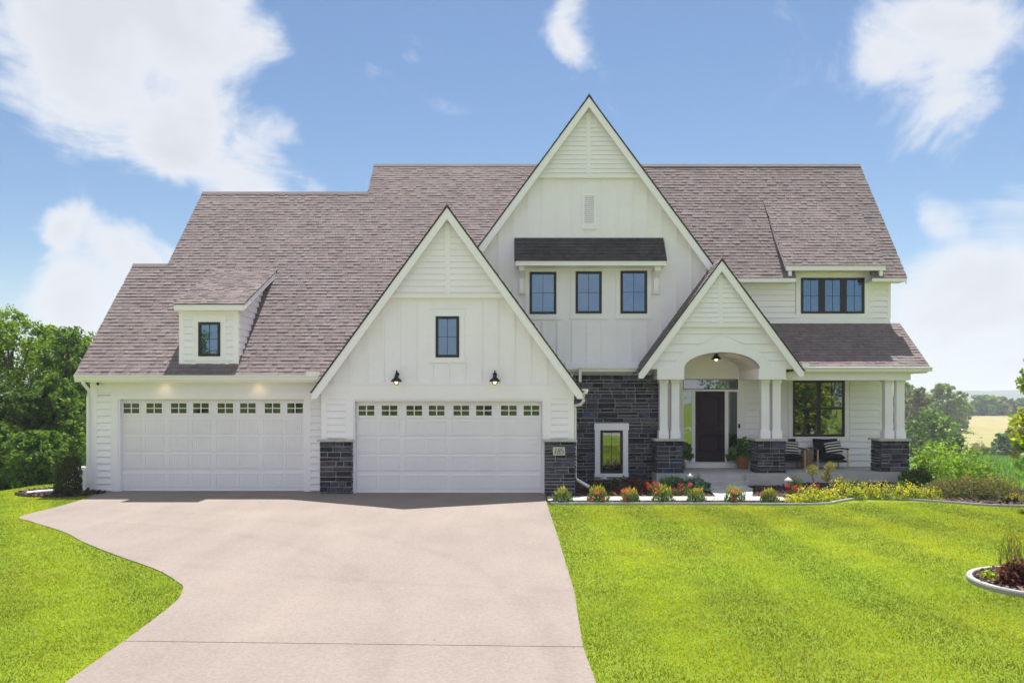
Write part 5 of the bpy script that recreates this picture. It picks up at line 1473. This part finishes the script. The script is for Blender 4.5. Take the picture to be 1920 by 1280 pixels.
for px in (1903, 1890):
    y = 19.9; t = thing('garden_spot', (X(px, y), y, 0), 'small black garden spotlight at the right bed end' if px > 1900 else 'small black garden spotlight under the last spirea', 'spotlight', 'black garden spotlights')
    mb = MB(); mb.tube([(0, 0, 0), (0, 0, .07)], .01, 6); me = mb.mesh('stake'); me.materials.append(M['black_metal']); link('stake', me, t)
    mb = MB(); mb.tube([(0, .05, .07), (0, 0, .10), (0, -.05, .13)], [.035, .045, .055], 12); me = mb.mesh('head'); me.materials.append(M['black_metal']); link('head', me, t)

def barn_lamp(px, label):
    y = YG2 - .022; x = X(px, y)
    t = thing('wall_lamp', (x, y, Z(706, y)), label, 'wall lamp', 'barn lamps over the right garage door')
    def p(mb, name, m, sm=True):
        me = mb.mesh(name); me.materials.append(M[m])
        if sm: me.polygons.foreach_set('use_smooth', [True] * len(me.polygons))
        return link(name, me, t)
    mb = MB(); mb.tube([(0, .02, .06), (0, -.03, .06)], .055, 14); p(mb, 'wall_plate', 'black_metal', False)
    mb = MB(); mb.tube([(0, -.02, .06), (0, -.07, .13), (0, -.13, .15), (0, -.18, .13), (0, -.19, .04)], .017, 8); p(mb, 'arm', 'black_metal')
    mb = MB(); mb.lathe([(.03, .06), (.04, .03), (.05, .02), (.055, -.03), (.10, -.06), (.135, -.10), (.145, -.13), (.14, -.135), (.09, -.10)], 20, (0, -.19, 0)); p(mb, 'lamp_shade', 'black_metal')
    mb = MB(); mb.lathe([(.01, -.08), (.035, -.10), (.045, -.135), (.035, -.17), (.01, -.19)], 12, (0, -.19, 0)); p(mb, 'bulb', 'bulb')
    mb = MB()
    for k in range(4):
        a = k * math.pi / 4; c, s = math.cos(a), math.sin(a)
        mb.tube([(.08 * c * q, -.19 + .08 * s * q, -.12 - .10 * math.sqrt(max(0, 1 - q * q))) for q in (-1, -.8, -.4, 0, .4, .8, 1)], .004, 4)
    mb.tube([(.075 * math.cos(a), -.19 + .075 * math.sin(a), -.16) for a in np.linspace(0, 6.2832, 17)], .004, 4)
    p(mb, 'wire_cage', 'black_metal')
barn_lamp(745, 'black barn lamp left of the gable window over the right garage door')
barn_lamp(928, 'black barn lamp right of the gable window over the right garage door')
y = 25.2; t = thing('ceiling_lamp', (X(1343, y), y, 3.80), 'black dome lamp with lit bulb under the arched porch ceiling', 'ceiling lamp')
for nm, m, prof in (('canopy', 'black_metal', [(.06, -.03), (.06, .0), (.02, .005)]), ('lamp_shade', 'black_metal', [(.03, -.03), (.07, -.05), (.085, -.09), (.13, -.125), (.15, -.17), (.14, -.17), (.08, -.12)]), ('bulb', 'bulb', [(.01, -.12), (.04, -.15), (.045, -.185), (.03, -.21), (.005, -.22)])):
    mb = MB(); mb.lathe(prof, 20); me = mb.mesh(nm); me.materials.append(M[m]); me.polygons.foreach_set('use_smooth', [True] * len(me.polygons)); link(nm, me, t)
l = bpy.data.lights.new('porch_lamp_light', 'POINT'); l.energy = 1.5; l.color = (1, .72, .42); l.shadow_soft_size = .05
lo = link('porch_lamp_light', l, t); lo.location = (0, 0, -.27)
y = YG1 - .03; t = thing('security_camera', (X(187, y), y, Z(719, y)), 'small white security camera under the eave at the left garage corner', 'camera')
mb = MB(); mb.tube([(0, .04, 0), (0, -.04, 0), (0, -.10, -.005)], [.035, .06, .055], 14); me = mb.mesh('housing'); me.materials.append(M['white_metal']); link('housing', me, t)
mb = MB(); mb.tube([(0, -.099, -.005), (0, -.112, -.006)], .038, 14); me = mb.mesh('lens'); me.materials.append(M['black_metal']); link('lens', me, t)

# house number plaque
y = YG2 - .165
t = thing('number_plaque', (X(1048, y), y, Z(845.5, y)), 'pale house number plaque reading 185 on the stone pier', 'sign')
mb = MB(); hw, hh = .155, .105
mb.prism([(-hw, -hh), (hw, -hh), (hw, hh), (-hw, hh)], 0, .05); me = mb.mesh('plate'); me.materials.append(M['plaque']); link('plate', me, t)
def stroke(mb, pts, w0, nib=.5):
    """pen stroke: thick on the downs, thin on the turns, slanted"""
    pts = sample(pts, 6) if len(pts) > 2 else pts
    L_, Rr = [], []
    for i, p in enumerate(pts):
        a, c = pts[max(i - 1, 0)], pts[min(i + 1, len(pts) - 1)]
        d = Vector((c[0] - a[0], c[1] - a[1])).normalized(); w = w0 * (.35 + .65 * abs(d.y)); q = Vector((-d.y, d.x)) * w
        sx = lambda u, v_: u + v_ * .24
        L_.append((sx(p[0] + q.x, p[1] + q.y), p[1] + q.y)); Rr.append((sx(p[0] - q.x, p[1] - q.y), p[1] - q.y))
    v = [(a, -.004, c) for a, c in L_] + [(a, -.004, c) for a, c in Rr]; n = len(pts)
    mb.add(v, [(i, i + 1, n + i + 1, n + i) for i in range(n - 1)])
s = .07
for nm, dx, strokes in (('digit_one', -.085, [[(-.016, .85 * s), (.0, s)], [(.0, s), (.0, -s)], [(-.018, -s), (.018, -s)]]),
                        ('digit_eight', 0.0, [[(0, .0), (-.024, .25 * s), (-.024, .75 * s), (0, s), (.024, .75 * s), (.024, .3 * s), (0, 0), (-.03, -.3 * s), (-.03, -.75 * s), (0, -s), (.03, -.75 * s), (.03, -.3 * s), (0, 0)]]),
                        ('digit_five', .085, [[(.032, s), (-.02, s)], [(-.02, s), (-.024, .1 * s)], [(-.024, .1 * s), (.005, .28 * s), (.03, .0), (.032, -.5 * s), (.01, -.95 * s), (-.02, -.95 * s), (-.032, -.72 * s)]])):
    mb = MB()
    for st in strokes: stroke(mb, st, .0095)
    me = mb.mesh(nm); me.materials.append(M['ink']); o = link(nm, me, t); o.location = (dx, 0, 0)

# armchairs, cushions, side table, pots
def sub(t, mb, name, m, smooth=False):
    me = mb.mesh(name); me.materials.append(M[m])
    if smooth: me.polygons.foreach_set('use_smooth', [True] * len(me.polygons))
    return link(name, me, t)
def cushion(w, d, h, n=8, bulge=.35):
    """pillow shape: pinched at the seams"""
    mb = MB(); v, f = [], []
    for sgn in (-1, 1):
        for i in range(n + 1):
            for j in range(n + 1):
                a, c = i / n * 2 - 1, j / n * 2 - 1
                k = ((1 - abs(a) ** 2.6) * (1 - abs(c) ** 2.6)) ** bulge
                pin = 1 - .05 * (1 - abs(a)) * abs(c) - .05 * (1 - abs(c)) * abs(a)
                v.append((a * w / 2 * pin, c * d / 2 * pin, sgn * h / 2 * k))
    m_ = (n + 1) ** 2
    for s_ in (0, 1):
        for i in range(n):
            for j in range(n):
                q = [s_ * m_ + i * (n + 1) + j, s_ * m_ + (i + 1) * (n + 1) + j, s_ * m_ + (i + 1) * (n + 1) + j + 1, s_ * m_ + i * (n + 1) + j + 1]
                f.append(tuple(q if s_ else q[::-1]))
    mb.add(v, f); return mb
def armchair(loc, label):
    t = thing('armchair', loc, label, 'armchair', 'porch armchairs')
    w, d = .90, .72
    for sx in (-1, 1):
        for sy in (-1, 1):
            mb = MB(); mb.tube([(sx * w / 2, sy * d / 2, 0), (sx * w / 2, sy * d / 2, .60 if sy < 0 else .56)], .026, 8); sub(t, mb, 'leg', 'light_wood')
        mb = MB(); mb.box(sx * w / 2 - .035, sx * w / 2 + .035, -d / 2 - .04, d / 2 + .03, .60, .64); sub(t, mb, 'armrest', 'black_metal')
        mb = MB(); mb.box(sx * w / 2 - .018, sx * w / 2 + .018, -d / 2 + .02, d / 2 - .02, .23, .28); sub(t, mb, 'side_rail', 'black_metal')
    for q in (-d / 2, d / 2 - .035):
        mb = MB(); mb.box(-w / 2 + .02, w / 2 - .02, q, q + .035, .22, .28); sub(t, mb, 'seat_rail', 'black_metal')
    mb = cushion(w - .08, d, .22, bulge=.18); o = sub(t, mb, 'seat_cushion', 'black_fabric', True); o.location = (0, -.02, .37)
    mb = cushion(w - .12, .55, .20, bulge=.2); o = sub(t, mb, 'back_cushion', 'black_fabric', True); o.location = (0, .24, .64); o.rotation_euler = (R(78), 0, 0)
    return t
def pillow(loc, rot, label, group):
    mb = cushion(.5, .42, .15, n=12)
    me = mb.mesh('striped_pillow')
    for p_ in me.polygons: pass
    at = me.color_attributes['tint']; co = np.zeros(len(me.vertices) * 3, np.float32); me.vertices.foreach_get('co', co); co = co.reshape(-1, 3)
    me.materials.append(stripe_mat()); me.polygons.foreach_set('use_smooth', [True] * len(me.polygons))
    o = link('striped_pillow', me); o.location = loc; o.rotation_euler = rot
    return tag(o, label, 'pillow', group)
def stripe_mat():
    if 'stripes' in M: return M['stripes']
    m = bpy.data.materials.new('stripes'); m.use_nodes = True; nt = m.node_tree; b = nt.nodes['Principled BSDF']; b.inputs['Roughness'].default_value = .95
    tcn = nt.nodes.new('ShaderNodeTexCoord'); sp = nt.nodes.new('ShaderNodeSeparateXYZ'); nt.links.new(tcn.outputs['Object'], sp.inputs[0])
    m1 = nt.nodes.new('ShaderNodeMath'); m1.operation = 'MULTIPLY'; m1.inputs[1].default_value = 11.5; nt.links.new(sp.outputs['Y'], m1.inputs[0])
    m2 = nt.nodes.new('ShaderNodeMath'); m2.operation = 'FRACT'; nt.links.new(m1.outputs[0], m2.inputs[0])
    m3 = nt.nodes.new('ShaderNodeMath'); m3.operation = 'GREATER_THAN'; m3.inputs[1].default_value = .58; nt.links.new(m2.outputs[0], m3.inputs[0])
    mx = nt.nodes.new('ShaderNodeMix'); mx.data_type = 'RGBA'; nt.links.new(m3.outputs[0], mx.inputs['Factor']); mx.inputs[6].default_value = (.012, .012, .018, 1); mx.inputs[7].default_value = (.72, .70, .66, 1)
    nt.links.new(mx.outputs[2], b.inputs['Base Color']); M['stripes'] = m; return m
yc = 26.15
armchair((X(1553, yc), yc, FL), 'black cushioned armchair under the porch window, fully in view')
armchair((X(1474, yc), yc, FL), 'black cushioned armchair half hidden by the middle stone pillar')
pillow((X(1564, yc - .1), yc - .04, FL + .64), (R(68), R(-8), R(-4)), 'black and white striped pillow on the right armchair', 'striped pillows')
pillow((X(1484, yc - .1), yc - .04, FL + .64), (R(68), R(4), R(3)), 'black and white striped pillow on the armchair behind the pillar', 'striped pillows')
t = thing('side_table', (X(1513.5, 26.3), 26.3, FL), 'low brown barrel side table between the two armchairs', 'side table')
mb = MB()
for k in range(18):
    a = k * 6.2832 / 18; c, s_ = math.cos(a), math.sin(a); mb = MB()
    mb.tube([(.155 * c, .155 * s_, 0), (.18 * c, .18 * s_, .28), (.155 * c, .155 * s_, .54)], .029, 6); sub(t, mb, 'stave', 'tan_wicker')
mb = MB(); mb.lathe([(.0, .52), (.17, .52), (.18, .54), (.18, .56), (.0, .565)], 20); sub(t, mb, 'table_top', 'tan_wicker')
def pot(px, y, label, seed):
    t = thing('potted_plant', (X(px, y), y, FL), label, 'potted plant', 'pots beside the front door')
    mb = MB(); mb.lathe([(.13, 0), (.15, .02), (.19, .18), (.215, .32), (.235, .37), (.235, .40), (.215, .405), (.20, .37), (.0, .36)], 24); sub(t, mb, 'pot', 'terracotta', True)
    rng = np.random.default_rng(seed)
    n = 190; u = rand_unit(rng, n); u[:, 2] = np.abs(u[:, 2]) * 1.0
    P = np.array([0, 0, .45]) + u * np.array([.46, .36, .5]) * rng.uniform(.35, 1, (n, 1)); P[:, 2] -= (np.hypot(P[:, 0], P[:, 1]) ** 2) * .9
    me = leaf_mesh('foliage', P, .25, palette(rng, n, [(.045, .10, .03), (.07, .14, .04), (.03, .07, .02)]), rng, aspect=.62, droop=.6); me.materials.append(M['leaf_gloss']); link('foliage', me, t)
    mb = MB()
    for k in range(14):
        a = rng.uniform(0, 6.28); d = rng.uniform(.15, .34)
        mb.tube([(0, 0, .36), (d * .4 * math.cos(a), d * .4 * math.sin(a), .62), (d * math.cos(a), d * math.sin(a), .62 + rng.uniform(-.05, .18))], [.01, .008, .004], 5)
    sub(t, mb, 'stems', 'leaf_gloss')
pot(1392.5, 26.25, 'terracotta pot with a big-leaved plant right of the front door', 331)
pot(1271, 26.0, 'potted plant mostly hidden behind the left stone pillar', 332)

# white standby generator and drain pipe at the left corner
y = 23.6; t = thing('generator', (X(158, y), y, -.25), 'white louvred generator cabinet beside the left garage wall', 'generator')
mb = MB(); w, d, h = .62, .7, Z(876, y) + .25
mb.box(-w / 2, w / 2, -d / 2, d / 2, 0, h - .08); sub(t, mb, 'cabinet', 'white_metal')
mb = MB(); mb.prism([(-w / 2 - .03, h - .08), (w / 2 + .03, h - .08), (w / 2 + .02, h - .02), (w / 2 - .05, h), (-w / 2 + .05, h), (-w / 2 - .02, h - .02)], -d / 2 - .03, d / 2 + .03); sub(t, mb, 'lid', 'white_metal')
for k in range(7):
    mb = MB(); z = .12 + k * .065; mb.prismx([(-d / 2 - .002, z), (-d / 2 - .03, z), (-d / 2 - .002, z + .035)], -w / 2 + .05, w / 2 - .05); sub(t, mb, 'louvre', 'white_metal')
for k in range(3):
    mb = MB(); mb.box(-w / 2 + .08 + k * .12, -w / 2 + .14 + k * .12, -d / 2 - .006, -d / 2, h - .17, h - .11); sub(t, mb, 'vent_slot', 'black_metal')
o = MB(); o.tube([(-11.75, 22.35, .07), (-12.2, 22.1, .06), (-12.45, 21.9, .04)], .05, 10)
tag(o.build('drain_pipe', M['white_metal']), 'white drain pipe lying on the mulch left of the evergreen', 'pipe')

# ---------------------------------------------------------------- summer haze
b = MB(); b.box(-3000, 3000, -420, 3900, -14, 32)
m = bpy.data.materials.new('haze_air'); m.use_nodes = True; nt = m.node_tree; nt.nodes.clear()
pv = nt.nodes.new('ShaderNodeVolumePrincipled'); pv.inputs['Color'].default_value = (.86, .92, 1, 1); pv.inputs['Density'].default_value = .0006; pv.inputs['Anisotropy'].default_value = .2
o = nt.nodes.new('ShaderNodeOutputMaterial'); nt.links.new(pv.outputs[0], o.inputs['Volume'])
M['haze_air'] = m
tag(b.build('haze', m), label='pale summer haze over the far fields', kind='stuff')
